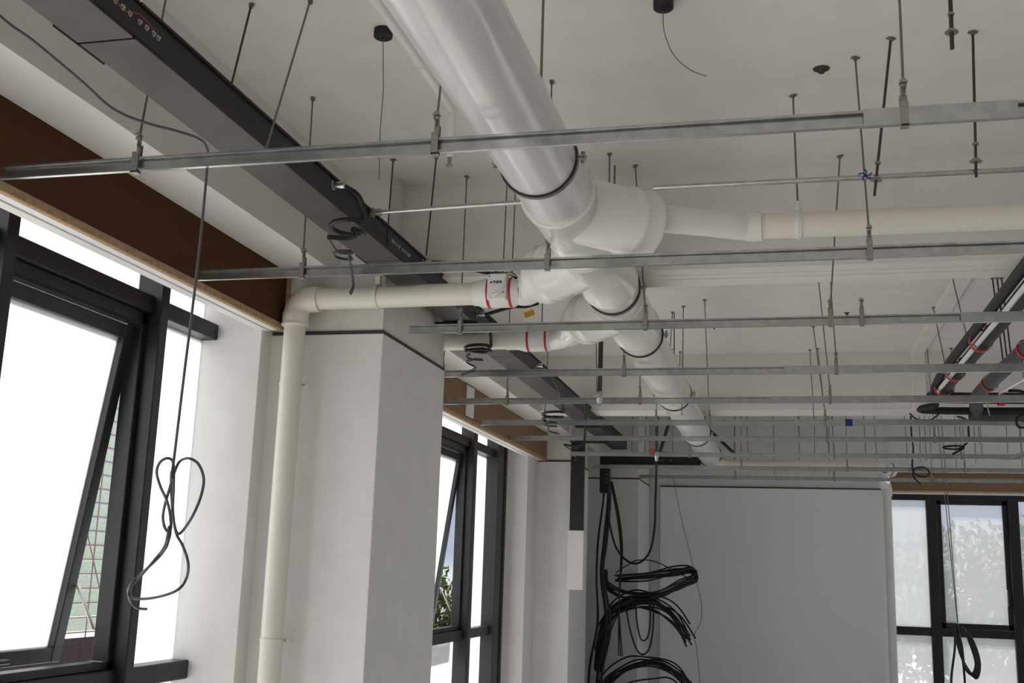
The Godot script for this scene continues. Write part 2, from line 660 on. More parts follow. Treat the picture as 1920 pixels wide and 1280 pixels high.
func far_window():
	var w := thing("window_3", "black framed window strip of the far wall with trees behind", "window", P(3.5, -1.25, -13.1))
	w.set_meta("kind", "structure")
	var xs := [1.14, 1.64, 2.485, 3.33, 4.175, 5.02, 5.86, 7.1]
	for i in range(1, xs.size() - 1):
		var st := S()
		hbox(st, xs[i] - 0.055, xs[i] + 0.055, -1.25, 0.97, -13.04, -13.12, 0.004)
		part("mullion", st, M["black frame"], w)
	for i in xs.size() - 1:
		var x0: float = xs[i] + (0.055 if i > 0 else 0.0)
		var x1: float = xs[i + 1] - (0.055 if i < xs.size() - 2 else 0.0)
		var st := S()
		hbox(st, x0, x1, 0.905, 0.97, -13.06, -13.12, 0.004)
		part("head_rail", st, M["black frame"], w)
		st = S()
		hbox(st, x0, x1, -0.565, -0.475, -13.05, -13.12, 0.004)
		part("transom", st, M["black frame"], w)
		st = S()
		hbox(st, x0, x1, -1.25, -0.565, -13.10, -13.106)
		part("lower_pane", st, M["dusty glass"], w)
		if i == 1 or i == 3:
			st = S()
			for k in [[x0, x0 + 0.05, -0.475, 0.905], [x1 - 0.05, x1, -0.475, 0.905], [x0, x1, -0.475, -0.42], [x0, x1, 0.86, 0.905]]:
				hbox(st, k[0], k[1], k[2], k[3], -13.08, -13.13, 0.003)
			part("sash_frame", st, M["black frame"], w)
			st = S()
			hbox(st, x1 - 0.06, x1 - 0.045, -0.22, -0.05, -13.05, -13.08, 0.003)
			part("handle", st, M["bare aluminium"], w)
		st = S()
		hbox(st, x0, x1, -0.475, 0.905, -13.10, -13.106)
		part("pane", st, M["dusty glass"] if i > 0 else M["frosted film"], w)
	org = Vector3.ZERO

# ------------------------------------------------------------------ outside
func build_outside():
	org = Vector3.ZERO
	var st := S()
	box(st, Vector3(-160, -8.6, -190), Vector3(160, -8.0, 60))
	var g := struct("ground", st, M["earth"])
	label_struct(g, "pale open ground outside the building", "ground")
	# scaffolded building opposite
	var b := thing("netted_scaffold", "tall pink scaffold hung with pale green netting, through the open window gap", "scaffold", Vector3(-45, -8, -45))
	for k in 26:
		st = S()
		var y := -3.4 + k * 0.95
		box(st, Vector3(-45.7, y + 0.05, -99), Vector3(-45.66, y + 0.86, 11))
		part("safety_net", st, M["netting"], b)
		st = S()
		tube(st, [Vector3(-45.2, y, -100), Vector3(-45.2, y, 12)], 0.05, 6)
		part("ledger", st, M["scaffold pipe"], b)
	for k in 48:
		st = S()
		var z := -98.0 + k * 2.25
		tube(st, [Vector3(-45.1, -8, z), Vector3(-45.1, 22, z)], 0.05, 6)
		part("standard", st, M["scaffold pipe"], b)
	for k in 12:
		st = S()
		var z := -96.0 + k * 9.0
		tube(st, [Vector3(-45.0, -3.4, z), Vector3(-45.0, 9.0, z + 7)], 0.05, 6)
		part("brace", st, M["scaffold pipe"], b)
	for k in 40:
		st = S()
		var z := -98.0 + k * 2.7
		box(st, Vector3(-44.9, -8, z), Vector3(-44.8, -3.7, z + 2.66), 0.02)
		part("hoarding_panel", st, M["hoarding"], b)
	org = Vector3.ZERO
	tree(Vector3(-15.5, -8, -46), 9.4, 3.4, "yellow green leafy tree outside, in the open gap of the far window", 1)
	tree(Vector3(-20.0, -8, -52), 8.0, 3.4, "darker leafy tree standing behind the yellow green one beyond the far window", 2)
	tree(Vector3(-11.5, -8, -58), 7.0, 3.2, "leafy tree beyond the far wall near the second column line", 3)
	tree(Vector3(6.2, -8, -44), 11.6, 4.0, "bushy tree beyond the first sash of the far wall window strip", 4)
	tree(Vector3(9.6, -8, -47), 12.2, 4.2, "taller bushy tree beyond the next pane of the far wall window strip", 5)
	tree(Vector3(14.5, -8, -49), 12.0, 4.0, "bushy tree farther along beyond the far wall window strip", 6)
	tree(Vector3(2.0, -8, -52), 9.5, 3.4, "low leafy tree beyond the far wall behind the grey panel", 7)

func tree(at: Vector3, height: float, spread: float, label: String, sd: int):
	var r := RandomNumberGenerator.new()
	r.seed = sd * 101
	var t := thing("tree", label, "tree", at, "trees outside the windows")
	var st := S()
	lathe(st, at, Vector3.UP, [[0, 0.22], [0.4, 0.16], [height * 0.5, 0.12], [height * 0.85, 0.04], [height * 0.85, 0.0]], 10)
	for k in 7:
		var a := TAU * k / 7.0 + r.randf()
		var y0 := height * (0.35 + 0.06 * k)
		tube(st, [at + Vector3(0, y0, 0), at + Vector3(cos(a) * spread * 0.35, y0 + 0.9, sin(a) * spread * 0.35), at + Vector3(cos(a) * spread * 0.65, y0 + 1.3, sin(a) * spread * 0.65)], [0.07, 0.05, 0.02], 6)
	part("trunk", st, M["bark"], t)
	var lf := S()
	org = Vector3.ZERO
	quad(lf, Vector3(0, 0, -0.17), Vector3(0.09, 0.02, 0), Vector3(0, 0.0, 0.17), Vector3(-0.09, 0.02, 0), Vector3.UP)
	var mesh := lf.commit()
	mesh.surface_set_material(0, M["leaf"])
	var mm := MultiMesh.new()
	mm.transform_format = MultiMesh.TRANSFORM_3D
	mm.use_colors = true
	mm.mesh = mesh
	mm.instance_count = 5200
	var clumps := []
	for k in 26:
		var d := Vector3(r.randfn(), r.randfn() * 0.8, r.randfn()).normalized() * pow(r.randf(), 0.4)
		clumps.append(Vector3(d.x * spread * 0.85, height * 0.70 + d.y * height * 0.26, d.z * spread * 0.85))
	for i in 5200:
		var c: Vector3 = clumps[i % 26]
		var d := Vector3(r.randfn(), r.randfn(), r.randfn()).normalized() * pow(r.randf(), 0.33) * spread * 0.34
		var bs := Basis.from_euler(Vector3(r.randf() * TAU, r.randf() * TAU, r.randf() * TAU)).scaled(Vector3.ONE * r.randf_range(0.7, 1.4))
		mm.set_instance_transform(i, Transform3D(bs, c + d))
		var k := r.randf_range(0.55, 1.1)
		mm.set_instance_color(i, Color(k * r.randf_range(0.75, 1.15), k, k * r.randf_range(0.6, 1.0)))
	var mi := MultiMeshInstance3D.new()
	mi.name = "foliage"
	mi.multimesh = mm
	mi.set_meta("kind", "stuff")
	t.add_child(mi)
	org = Vector3.ZERO

# ------------------------------------------------------------------ main duct
const DX := -0.668
const DH := 1.173
const DR := 0.1114

func clamp_ring(z: float, label: String, rod: bool):
	var c := P(DX, DH, z)
	var t := thing("duct_clamp", label, "pipe clamp", P(DX, CEIL, z))
	var st := S()
	lathe(st, c + Vector3(0, 0, 0.012), Vector3(0, 0, -1), [[0, DR], [0.001, DR + 0.005], [0.023, DR + 0.005], [0.024, DR]], 56)
	part("rubber_lining", st, M["rubber"], t)
	st = S()
	lathe(st, c + Vector3(0, 0, 0.008), Vector3(0, 0, -1), [[0, DR + 0.004], [0, DR + 0.0075], [0.016, DR + 0.0075], [0.016, DR + 0.004]], 56)
	part("steel_band", st, M["rod steel"], t)
	for s in [-1, 1]:
		st = S()
		var x: float = DX + s * (DR + 0.017)
		hbox(st, x - 0.013, x + 0.013, DH + 0.003, DH + 0.007, z - 0.009, z + 0.009, 0.001)
		hbox(st, x - 0.013, x + 0.013, DH - 0.007, DH - 0.003, z - 0.009, z + 0.009, 0.001)
		part("clamp_ear", st, M["zinc"], t)
		st = S()
		lathe(st, P(x + s * 0.003, DH - 0.018, z), Vector3.UP, [[0, 0], [0, 0.006], [0.007, 0.006], [0.007, 0.003], [0.03, 0.003], [0.03, 0.0065], [0.036, 0.0065], [0.036, 0]], 6)
		part("bolt", st, M["zinc"], t)
	if rod:
		st = S()
		tube(st, [P(DX, DH + DR + 0.004, z), P(DX, CEIL, z)], 0.0042, 8)
		part("rod", st, M["rod steel"], t)
		st = S()
		lathe(st, P(DX, DH + DR + 0.005, z), Vector3.UP, [[0, 0], [0, 0.010], [0.014, 0.010], [0.014, 0]], 6)
		part("nut", st, M["zinc"], t)

func build_duct():
	var t := thing("ventilation_duct", "long thick white ventilation duct running to the far wall under the ceiling", "duct", P(DX, DH, -4.0))
	# grey-white near length and cream lengths between the fittings
	for s in [[2.5, -3.24, "duct grey white"], [-4.3, -4.56, "duct cream"], [-5.15, -7.1, "duct cream"], [-7.1, -9.1, "duct cream"], [-9.1, -11.06, "duct cream"]]:
		var st := S()
		lathe(st, P(DX, DH, s[0]), Vector3(0, 0, -1), [[0, DR], [absf(s[1] - s[0]), DR]], 64)
		part("pipe_length", st, M[s[2]], t)
	for z in [-7.1, -9.1]:
		var st := S()
		lathe(st, P(DX, DH, z + 0.05), Vector3(0, 0, -1), [[0, DR], [0, DR + 0.005], [0.1, DR + 0.005], [0.1, DR]], 64)
		part("socket", st, M["duct cream"], t)
	# wyes: body from z0 to z1, branch from zb along the diagonal
	for w in [[-3.215, -3.72, 1.0, -3.37, 0.325], [-3.73, -4.32, -1.0, -3.95, 0.335], [-4.55, -5.18, -1.0, -4.78, 0.30]]:
		var st := S()
		var L: float = w[0] - w[1]
		lathe(st, P(DX, DH, w[0]), Vector3(0, 0, -1), [[0, DR], [0, DR + 0.009], [0.012, DR + 0.011], [0.02, DR + 0.008], [0.075, DR + 0.008], [0.088, DR + 0.003], [L - 0.088, DR + 0.003], [L - 0.075, DR + 0.008], [L - 0.02, DR + 0.008], [L - 0.012, DR + 0.011], [L, DR + 0.009], [L, DR]], 64)
		var wy := part("wye_fitting", st, M["duct cream"], t)
		st = S()
		var d := Vector3(w[2], 0, -1).normalized()
		var l: float = w[4]
		var R := DR + 0.001
		var o := P(DX, DH, w[3])
		lathe(st, o, d, [[0, R], [l - 0.095, R], [l - 0.085, R + 0.009], [l - 0.07, R + 0.009], [l - 0.063, R + 0.006], [l - 0.018, R + 0.006], [l - 0.012, R + 0.011], [l - 0.002, R + 0.011], [l, R + 0.008], [l, 0.04]], 64)
		part("branch_socket", st, M["duct cream"], wy)
	clamp_ring(-2.946, "black lined clamp on the grey white length of duct before the first fitting", true)
	clamp_ring(-4.432, "black lined duct clamp between the second and third diagonal fittings", true)
	clamp_ring(-5.36, "black lined duct clamp just past the third diagonal fitting", true)
	clamp_ring(-7.2, "black lined duct clamp below the far cross beam, third from the duct end", true)
	clamp_ring(-9.26, "black lined duct clamp beyond the far cross beam, next to last", true)
	clamp_ring(-11.0, "last black lined duct clamp at the far end of the duct", true)

# ------------------------------------------------------------------ small pipes
func band(st: SurfaceTool, o: Vector3, d: Vector3, r: float, w: float):
	lathe(st, o - d * w / 2, d, [[0, r - 0.002], [0, r + 0.002], [w, r + 0.002], [w, r - 0.002]], 40)

func inline_fan(x0: float, h: float, z: float, label: String, plate: bool):
	# body runs towards -x from x0
	var t := thing("inline_fan", label, "duct fan", P(x0 - 0.08, h, z))
	var d := Vector3(-1, 0, 0)
	var st := S()
	lathe(st, P(x0, h, z), d, [[0.0, 0.0], [0.0, 0.052], [0.012, 0.052], [0.03, 0.0625], [0.15, 0.0625], [0.185, 0.052], [0.20, 0.0515], [0.20, 0.0]], 44)
	part("body", st, M["white plastic"], t)
	for x in [0.036, 0.13]:
		st = S()
		band(st, P(x0 - x, h, z), d, 0.0625, 0.011)
		part("red_band", st, M["red"], t)
	st = S()
	hbox(st, x0 - 0.055, x0 - 0.13, h + 0.045, h + 0.075, z - 0.04, z + 0.04, 0.004)
	part("terminal_cover", st, M["rubber"] if not plate else M["white plastic"], t)
	if plate:
		st = S()
		hbox(st, x0 - 0.045, x0 - 0.125, h - 0.045, h + 0.062, z + 0.045, z + 0.075, 0.003)
		var pl := part("terminal_box", st, M["white plastic"], t)
		st = S()
		var zf := z + 0.0765
		var mark := func(x, y, w, hh, rot):
			var c := P(x, y, zf)
			box(st, c - Vector3(w, hh, 0.002) / 2, c + Vector3(w, hh, 0.002) / 2, 0.0, Basis(Vector3(0, 0, 1), rot))
		var lx := x0 - 0.108
		var ly := h + 0.027
		# triangular sign and the three characters of the maker's name
		flat(st, P(lx - 0.006, ly - 0.004, zf + 0.001), P(lx + 0.006, ly - 0.004, zf + 0.001), P(lx, ly + 0.006, zf + 0.001), Vector3(0, 0, 1))
		var cx := lx + 0.014
		for s in [[0, 0.0045, 0.010, 0.0012, 0], [-0.002, 0.0045, 0.0012, 0.004, 0], [0.002, 0.0045, 0.0012, 0.004, 0], [0, -0.001, 0.012, 0.0012, 0.75], [0, -0.001, 0.012, 0.0012, -0.75]]:
			mark.call(cx + s[0], ly + s[1], s[2], s[3], s[4])
		cx += 0.0125
		for s in [[0, 0.005, 0.009, 0.0011, 0], [0, 0.0025, 0.008, 0.0011, 0], [0, 0, 0.010, 0.0011, 0], [0, 0.003, 0.0012, 0.007, 0], [0, -0.0025, 0.010, 0.0011, 0], [-0.002, -0.0045, 0.005, 0.0011, 0.8], [0.002, -0.0045, 0.005, 0.0011, -0.8]]:
			mark.call(cx + s[0], ly + s[1], s[2], s[3], s[4])
		cx += 0.0125
		for s in [[-0.003, 0, 0.0012, 0.012, 0], [-0.003, 0.003, 0.004, 0.0011, 0], [-0.003, -0.001, 0.005, 0.0011, 0.3], [0.002, 0.0045, 0.006, 0.0011, 0], [0.002, 0.0015, 0.007, 0.0011, 0], [0.002, -0.0015, 0.007, 0.0011, 0], [0.003, 0, 0.0012, 0.011, 0]]:
			mark.call(cx + s[0], ly + s[1], s[2], s[3], s[4])
		part("lettering", st, M["print black"], pl)
		st = S()
		for q in [[-0.116, 0.052], [-0.055, -0.015]]:
			lathe(st, P(x0 + q[0], h + q[1], zf - 0.001), Vector3(0, 0, 1), [[0, 0.0035], [0.002, 0.0035], [0.002, 0]], 10)
		part("screw", st, M["rod steel"], pl)
		st = S()
		lathe(st, P(x0 - 0.092, h - 0.028, zf - 0.002), Vector3(0.2, -0.3, 1), [[0, 0.010], [0.012, 0.009], [0.02, 0.005], [0.02, 0]], 14)
		part("cable_gland", st, M["white plastic"], pl)
		st = S()
		tube(st, spline(V([[x0 - 0.09, h - 0.03, zf + 0.016], [x0 - 0.07, h - 0.028, zf + 0.03], [x0 - 0.05, h + 0.0, zf + 0.025], [x0 - 0.04, h + 0.06, zf + 0.0], [x0 - 0.02, h + 0.07, z]]), 8), 0.004, 8)
		part("lead", st, M["white plastic"], t)

func build_branches():
	# window-side branch with downpipe beside the first column
	var z := -4.275
	var h := 1.125
	var t := thing("branch_pipe", "ivory branch pipe crossing in front of the first column, with its downpipe", "pipe", P(-1.65, h, z))
	var st := S()
	tube(st, [P(-1.232, h, z), P(-1.97, h - 0.004, z)], 0.0475, 40, false, false)
	part("pipe_length", st, M["pipe ivory"], t)
	st = S()
	var e := []
	for k in 13:
		var a := PI / 2 * k / 12.0
		e.append(P(-1.965 - sin(a) * 0.068, h - 0.005 - (1 - cos(a)) * 0.068, z))
	tube(st, e, 0.0545, 40, false, false)
	lathe(st, P(-1.955, h - 0.005, z), Vector3(-1, 0, 0), [[-0.03, 0.047], [-0.03, 0.0565], [0.012, 0.0565], [0.012, 0.054]], 40)
	lathe(st, P(-2.033, h - 0.065, z), Vector3.DOWN, [[0, 0.054], [0, 0.0575], [0.048, 0.0575], [0.05, 0.06], [0.058, 0.06], [0.058, 0.046]], 40)
	part("elbow", st, M["pipe ivory"], t)
	st = S()
	tube(st, [P(-2.033, h - 0.09, z), P(-2.033, -1.6, z)], 0.0465, 40, false, false)
	part("downpipe", st, M["pipe ivory"], t)
	st = S()
	band(st, P(-1.66, h, z), Vector3(1, 0, 0), 0.050, 0.016)
	band(st, P(-1.655, h, z), Vector3(1, 0, 0), 0.052, 0.005)
	hbox(st, -1.672, -1.648, h + 0.045, h + 0.09, z - 0.012, z + 0.012, 0.002)
	part("pipe_clamp", st, M["pipe ivory"], t)
	for hh in [0.745, -0.315]:
		st = S()
		band(st, P(-2.033, hh, z), Vector3.UP, 0.0475, 0.014)
		hbox(st, -1.985, -1.965, hh - 0.008, hh + 0.008, z - 0.05, z - 0.005, 0.002)
		part("pipe_clip", st, M["pipe ivory"], t)
		st = S()
		lathe(st, P(-1.975, hh, z - 0.006), Vector3(0, 0, 1), [[0, 0.006], [0.005, 0.006], [0.005, 0]], 8)
		part("screw", st, M["zinc"], t)
	st = S()
	var c2 := P(DX, DH, -3.95) + Vector3(-1, 0, -1).normalized() * 0.335
	tube(st, spline([c2, c2 + Vector3(-0.03, -0.004, -0.025), P(-0.975, 1.14, -4.255), P(-1.0, h, z), P(-1.03, h, z)], 6), [0.098, 0.097, 0.095, 0.092, 0.089, 0.086, 0.083, 0.080, 0.077, 0.074, 0.071, 0.068, 0.066, 0.064, 0.062, 0.060, 0.058, 0.056, 0.055, 0.055, 0.055, 0.055, 0.055, 0.055, 0.055], 40, false, false)
	part("reducer", st, M["duct cream"], t)
	inline_fan(-1.03, h, z, "white inline fan with two red bands and a lettered terminal box", true)
	# second branch, passing behind the first column
	var z2 := -5.37
	var h2 := 1.16
	t = thing("branch_pipe", "second ivory branch pipe, disappearing behind the first column", "pipe", P(-1.6, h2, z2))
	st = S()
	tube(st, [P(-1.312, h2, z2), P(-2.4, h2 - 0.004, z2)], 0.0475, 36, false, false)
	part("pipe_length", st, M["pipe ivory"], t)
	st = S()
	lathe(st, P(-1.30, h2, z2), Vector3(-1, 0, 0), [[0, 0.05], [0, 0.052], [0.06, 0.052], [0.06, 0.047]], 36)
	part("socket", st, M["pipe ivory"], t)
	st = S()
	var c3 := P(DX, DH, -4.78) + Vector3(-1, 0, -1).normalized() * 0.30
	var pts := spline([c3, c3 + Vector3(-0.04, 0, -0.04), P(-0.99, 1.165, -5.22), P(-1.055, h2, -5.32), P(-1.11, h2, z2)], 6)
	var rr := []
	for i in pts.size():
		rr.append(lerpf(0.10, 0.055, smoothstep(0.0, 0.75, float(i) / pts.size())) + (0.002 if i > 14 and i % 3 == 0 else 0.0))
	tube(st, pts, rr, 40, false, false)
	part("reducer", st, M["duct cream"], t)
	inline_fan(-1.11, h2, z2, "second inline fan with two red bands, behind the third ceiling rail", false)
	# branch to the other side
	t = thing("branch_pipe", "pale branch pipe leaving the first diagonal fitting away from the windows", "pipe", P(0.6, 1.19, -3.72))
	var c1 := P(DX, DH, -3.37) + Vector3(1, 0, -1).normalized() * 0.325
	st = S()
	var d1 := Vector3(1, 0, -0.62).normalized()
	var s1 := c1 + Vector3(0.02, 0.028, 0.0)
	var el := P(-0.155, 1.19, -3.69)
	tube(st, [s1 - d1 * 0.03, el - (el - s1).normalized() * 0.02], [0.050, 0.046], 40, false, false)
	part("angled_length", st, M["duct cream"], t)
	st = S()
	tube(st, spline([el - (el - s1).normalized() * 0.05, el, P(-0.09, 1.19, -3.72), P(-0.055, 1.19, -3.72)], 6), 0.0475, 40, false, false)
	lathe(st, P(-0.10, 1.19, -3.72), Vector3(1, 0, 0), [[0, 0.046], [0.002, 0.0505], [0.055, 0.0505], [0.057, 0.044]], 40)
	part("elbow", st, M["duct cream"], t)
	st = S()
	tube(st, [P(-0.06, 1.19, -3.72), P(4.4, 1.19, -3.72)], 0.044, 40, false, false)
	part("pipe_length", st, M["pipe ivory"], t)
	st = S()
	band(st, P(0.078, 1.19, -3.72), Vector3(1, 0, 0), 0.0465, 0.022)
	band(st, P(0.078, 1.19, -3.72), Vector3(1, 0, 0), 0.0485, 0.005)
	lathe(st, P(0.078, 1.23, -3.72), Vector3.UP, [[0, 0.012], [0.022, 0.012], [0.03, 0.007], [0.045, 0.007], [0.045, 0]], 14)
	part("pipe_clamp", st, M["duct cream"], t)
	# hanger rod of that clamp
	rod("threaded rod", P(0.078, 1.268, -3.72), P(0.072, CEIL, -3.83), "thin rod carrying the clamp of the pale branch pipe", 0.0034, "rod steel", true, false)
	# far branch at the end of the duct
	t = thing("branch_pipe", "far ivory pipe along the end wall from the duct end", "pipe", P(0.2, 1.08, -11.05))
	st = S()
	tube(st, spline(V([[DX, 1.16, -10.98], [DX + 0.06, 1.12, -11.05], [-0.5, 1.085, -11.06], [-0.4, 1.08, -11.06]]), 5), [0.1, 0.095, 0.09, 0.085, 0.08, 0.075, 0.07, 0.066, 0.062, 0.059, 0.056, 0.054, 0.052, 0.051, 0.051, 0.051], 30)
	tube(st, [P(-0.42, 1.08, -11.06), P(0.93, 1.09, -11.06)], 0.049, 30)
	part("pipe_length", st, M["pipe ivory"], t)
	st = S()
	lathe(st, P(0.80, 1.09, -11.06), Vector3(1, 0, 0), [[0, 0.049], [0, 0.055], [0.1, 0.055], [0.1, 0.049]], 30)
	lathe(st, P(-0.40, 1.08, -11.06), Vector3(1, 0, 0), [[0, 0.049], [0, 0.055], [0.1, 0.055], [0.1, 0.049]], 30)
	part("socket", st, M["pipe ivory"], t)
	st = S()
	tube(st, spline(V([[0.9, 1.09, -11.06], [1.0, 1.09, -11.1], [1.04, 1.085, -11.3], [1.05, 1.06, -12.2], [1.07, 1.03, -12.5], [1.137, 0.98, -12.6], [1.137, 0.8, -12.6], [1.137, -1.6, -12.6]]), 8), 0.044, 28)
	lathe(st, P(1.137, 1.0, -12.6), Vector3.DOWN, [[0, 0.04], [0, 0.056], [0.09, 0.056], [0.09, 0.044]], 28)
	part("downpipe", st, M["white plastic"], t)
	st = S()
	lathe(st, P(0.99, 1.065, -11.08), Vector3(0.8, -0.1, -0.6), [[0, 0.05], [0, 0.066], [0.10, 0.066], [0.10, 0.05]], 28)
	part("fan_body", st, M["white plastic"], t)
	st = S()
	band(st, P(1.03, 1.06, -11.11), Vector3(0.8, -0.1, -0.6).normalized(), 0.0665, 0.012)
	part("red_band", st, M["red"], t)
	for hh in [0.55, -0.2]:
		st = S()
		band(st, P(1.137, hh, -12.6), Vector3.UP, 0.045, 0.016)
		part("pipe_clip", st, M["white plastic"], t)

# ------------------------------------------------------------------ cable tray
func tray_piece(t: Node3D, z0: float, z1: float):
	var st := S()
	hbox(st, -1.615, -1.466, 1.2, 1.203, z0, z1)
	part("tray_floor", st, M["tray metal"], t)
	st = S()
	hbox(st, -1.469, -1.466, 1.2015, 1.292, z0, z1)
	hbox(st, -1.469, -1.458, 1.289, 1.297, z0, z1, 0.001)
	part("tray_side", st, M["tray black"], t)
	st = S()
	hbox(st, -1.615, -1.612, 1.2015, 1.292, z0, z1)
	part("tray_side", st, M["tray black"], t)
	st = S()
	hbox(st, -1.618, -1.463, 1.292, 1.295, z0, z1)
	part("tray_lid", st, M["tray black"], t)

func build_tray():
	var t := thing("cable_tray", "dark metal cable tray running alongside the windows to the far wall", "cable tray", P(-1.54, 1.2, -4.5))
	var joints := [2.2, -0.1, -2.1, -4.0, -6.0, -8.0, -9.9, -10.8]
	for i in joints.size() - 1:
		tray_piece(t, joints[i] - 0.004, joints[i + 1] + 0.004)
	# joint plates, gaps and bolts
	for z in [-2.1, -4.0]:
		var st := S()
		hbox(st, -1.468, -1.4635, 1.208, 1.287, z + 0.16, z - 0.13, 0.001)
		part("joint_plate", st, M["tray black"], t)
		st = S()
		hbox(st, -1.622, -1.617, 1.199, 1.206, z + 0.09, z - 0.11)
		part("edge_gap", st, M["gap"], t)
		for zz in [0.112, 0.092, 0.062, 0.032, -0.009, -0.039, -0.069, -0.09]:
			st = S()
			lathe(st, P(-1.4645, 1.247, z + zz), Vector3(1, 0, 0), [[0, 0.0075], [0.002, 0.0075], [0.002, 0.0052], [0.0055, 0.0052], [0.0055, 0.003], [0.008, 0.003], [0.008, 0]], 12)
			part("bolt", st, M["galvanised"], t)
	# red earth wire at the joint
	var st2 := S()
	tube(st2, spline(V([[-1.455, 1.24, -2.0], [-1.45, 1.235, -2.04], [-1.45, 1.255, -2.09], [-1.455, 1.25, -2.16]]), 6), 0.0009, 6)
	part("earth_wire", st2, M["red"], t)
	for z in [-5.1, -6.45, -9.0, -9.85]:
		var st := S()
		hbox(st, -1.66, -1.44, 1.18, 1.198, z - 0.02, z + 0.02, 0.002)
		part("support_bar", st, M["tray black"], t)
	# knock-out connectors where the flexible conduits leave
	for q in [[1.262, -3.29], [1.27, -4.28], [1.25, -5.15], [1.25, -6.55], [1.25, -7.9]]:
		var st := S()
		lathe(st, P(-1.47, q[0], q[1]), Vector3(1, 0, 0), [[0, 0.017], [0.008, 0.017], [0.008, 0.012], [0.035, 0.012], [0.035, 0.0145], [0.05, 0.0145], [0.05, 0]], 10)
		part("connector", st, M["galvanised"], t)
	# end of the run: cross tray along the far wall
	t = thing("cable_tray", "short black cable tray crossing below the duct end at the far wall", "cable tray", P(-1.1, 1.06, -10.92))
	var st := S()
	hbox(st, -1.66, -0.76, 1.06, 1.064, -10.88, -11.03)
	part("tray_floor", st, M["tray metal"], t)
	st = S()
	hbox(st, -1.66, -0.76, 1.06, 1.15, -10.88, -10.884, 0.001)
	part("tray_side", st, M["tray black"], t)
	st = S()
	hbox(st, -1.66, -0.76, 1.06, 1.15, -11.026, -11.03, 0.001)
	part("tray_side", st, M["tray black"], t)
	for x in [-1.19, -1.17, -1.15, -1.12, -1.04]:
		st = S()
		lathe(st, P(x, 1.105, -10.882), Vector3(0, 0, 1), [[0, 0.006], [0.006, 0.006], [0.006, 0]], 8)
		part("bolt", st, M["zinc"], t)
	# vertical trunkings
	t = thing("vertical_trunking", "black vertical trunking dropping in front of the second column", "trunking", P(-1.785, 0.36, -9.86))
	st = S()
	hbox(st, -1.842, -1.725, 0.36, 1.20, -9.80, -9.885, 0.003)
	part("trunk", st, M["tray black"], t)
	st = S()
	hbox(st, -1.855, -1.50, 1.155, 1.2, -9.78, -9.9, 0.003)
	part("bend", st, M["tray black"], t)
	for hh in [1.1, 1.05, 1.02, 0.99]:
		st = S()
		lathe(st, P(-1.80, hh, -9.80), Vector3(0, 0, 1), [[0, 0.006], [0.005, 0.006], [0.005, 0]], 8)
		part("bolt", st, M["zinc"], t)
	st = S()
	hbox(st, -1.858, -1.71, -0.161, 0.36, -9.79, -9.89, 0.004)
	part("cover_box", st, M["wall paint"], t)
	t = thing("vertical_trunking", "narrow black vertical trunking from which the cable coils hang", "trunking", P(-1.70, 0.75, -10.93))
	st = S()
	hbox(st, -1.75, -1.655, 0.78, 1.15, -10.89, -11.0, 0.003)
	part("trunk", st, M["tray black"], t)
	for hh in [1.0, 0.96, 0.92, 0.88]:
		st = S()
		lathe(st, P(-1.68, hh, -10.89), Vector3(0, 0, 1), [[0, 0.006], [0.005, 0.006], [0.005, 0]], 8)
		part("bolt", st, M["zinc"], t)
	# black triangular bracket below the far beam
	t = thing("support_bracket", "black bar bracket around the duct near its far end", "bracket", P(-0.7, 1.2, -10.9))
	for b in [[[-1.055, 1.50, -10.9], [-1.152, 1.185, -10.9]], [[-1.152, 1.18, -10.9], [-0.80, 1.155, -10.9]], [[-0.706, 1.452, -10.9], [-0.424, 1.179, -10.9]]]:
		st = S()
		bar(st, P(b[0][0], b[0][1], b[0][2]), P(b[1][0], b[1][1], b[1][2]), 0.03, 0.03, Vector3(0, 0, 1), 0.003)
		part("bar", st, M["dark rod"], t)
	for p in [[-1.055, 1.5], [-0.706, 1.452]]:
		st = S()
		tube(st, [P(p[0], p[1] - 0.01, -10.9), P(p[0], CEIL, -10.9)], 0.006, 8)
		part("rod", st, M["dark rod"], t)

# ------------------------------------------------------------------ suspended rails
const RAILS := [[-2.42, -2.06, 3.3], [-3.49, -2.06, 3.3], [-4.45, -1.575, 3.3], [-5.54, -1.77, 3.3], [-6.50, -2.085, 3.3], [-7.48, -2.07, 3.3], [-8.385, -2.09, 3.3], [-9.53, -1.80, 3.3], [-10.69, -1.79, 3.3], [-11.765, -1.70, 3.3]]
const ORD := ["first", "second", "third", "fourth", "fifth", "sixth", "seventh", "eighth", "ninth", "tenth"]

func channel(st: SurfaceTool, x0: float, x1: float, h: float, z: float, tall: float, deep: float, back: float):
	# U channel along x. back -1: web on the far side, open to the viewer; +1: web on the near side
	var th := 0.0016
	var zw := z - deep if back < 0 else z
	hbox(st, x0, x1, h, h + tall, zw - th / 2, zw + th / 2)
	hbox(st, x0, x1, h, h + th, z - deep, z)
	hbox(st, x0, x1, h + tall - th, h + tall, z - deep, z)
	var zl := z if back < 0 else z - deep
	hbox(st, x0, x1, h, h + 0.006, zl - th / 2, zl + th / 2)
	hbox(st, x0, x1, h + tall - 0.006, h + tall, zl - th / 2, zl + th / 2)

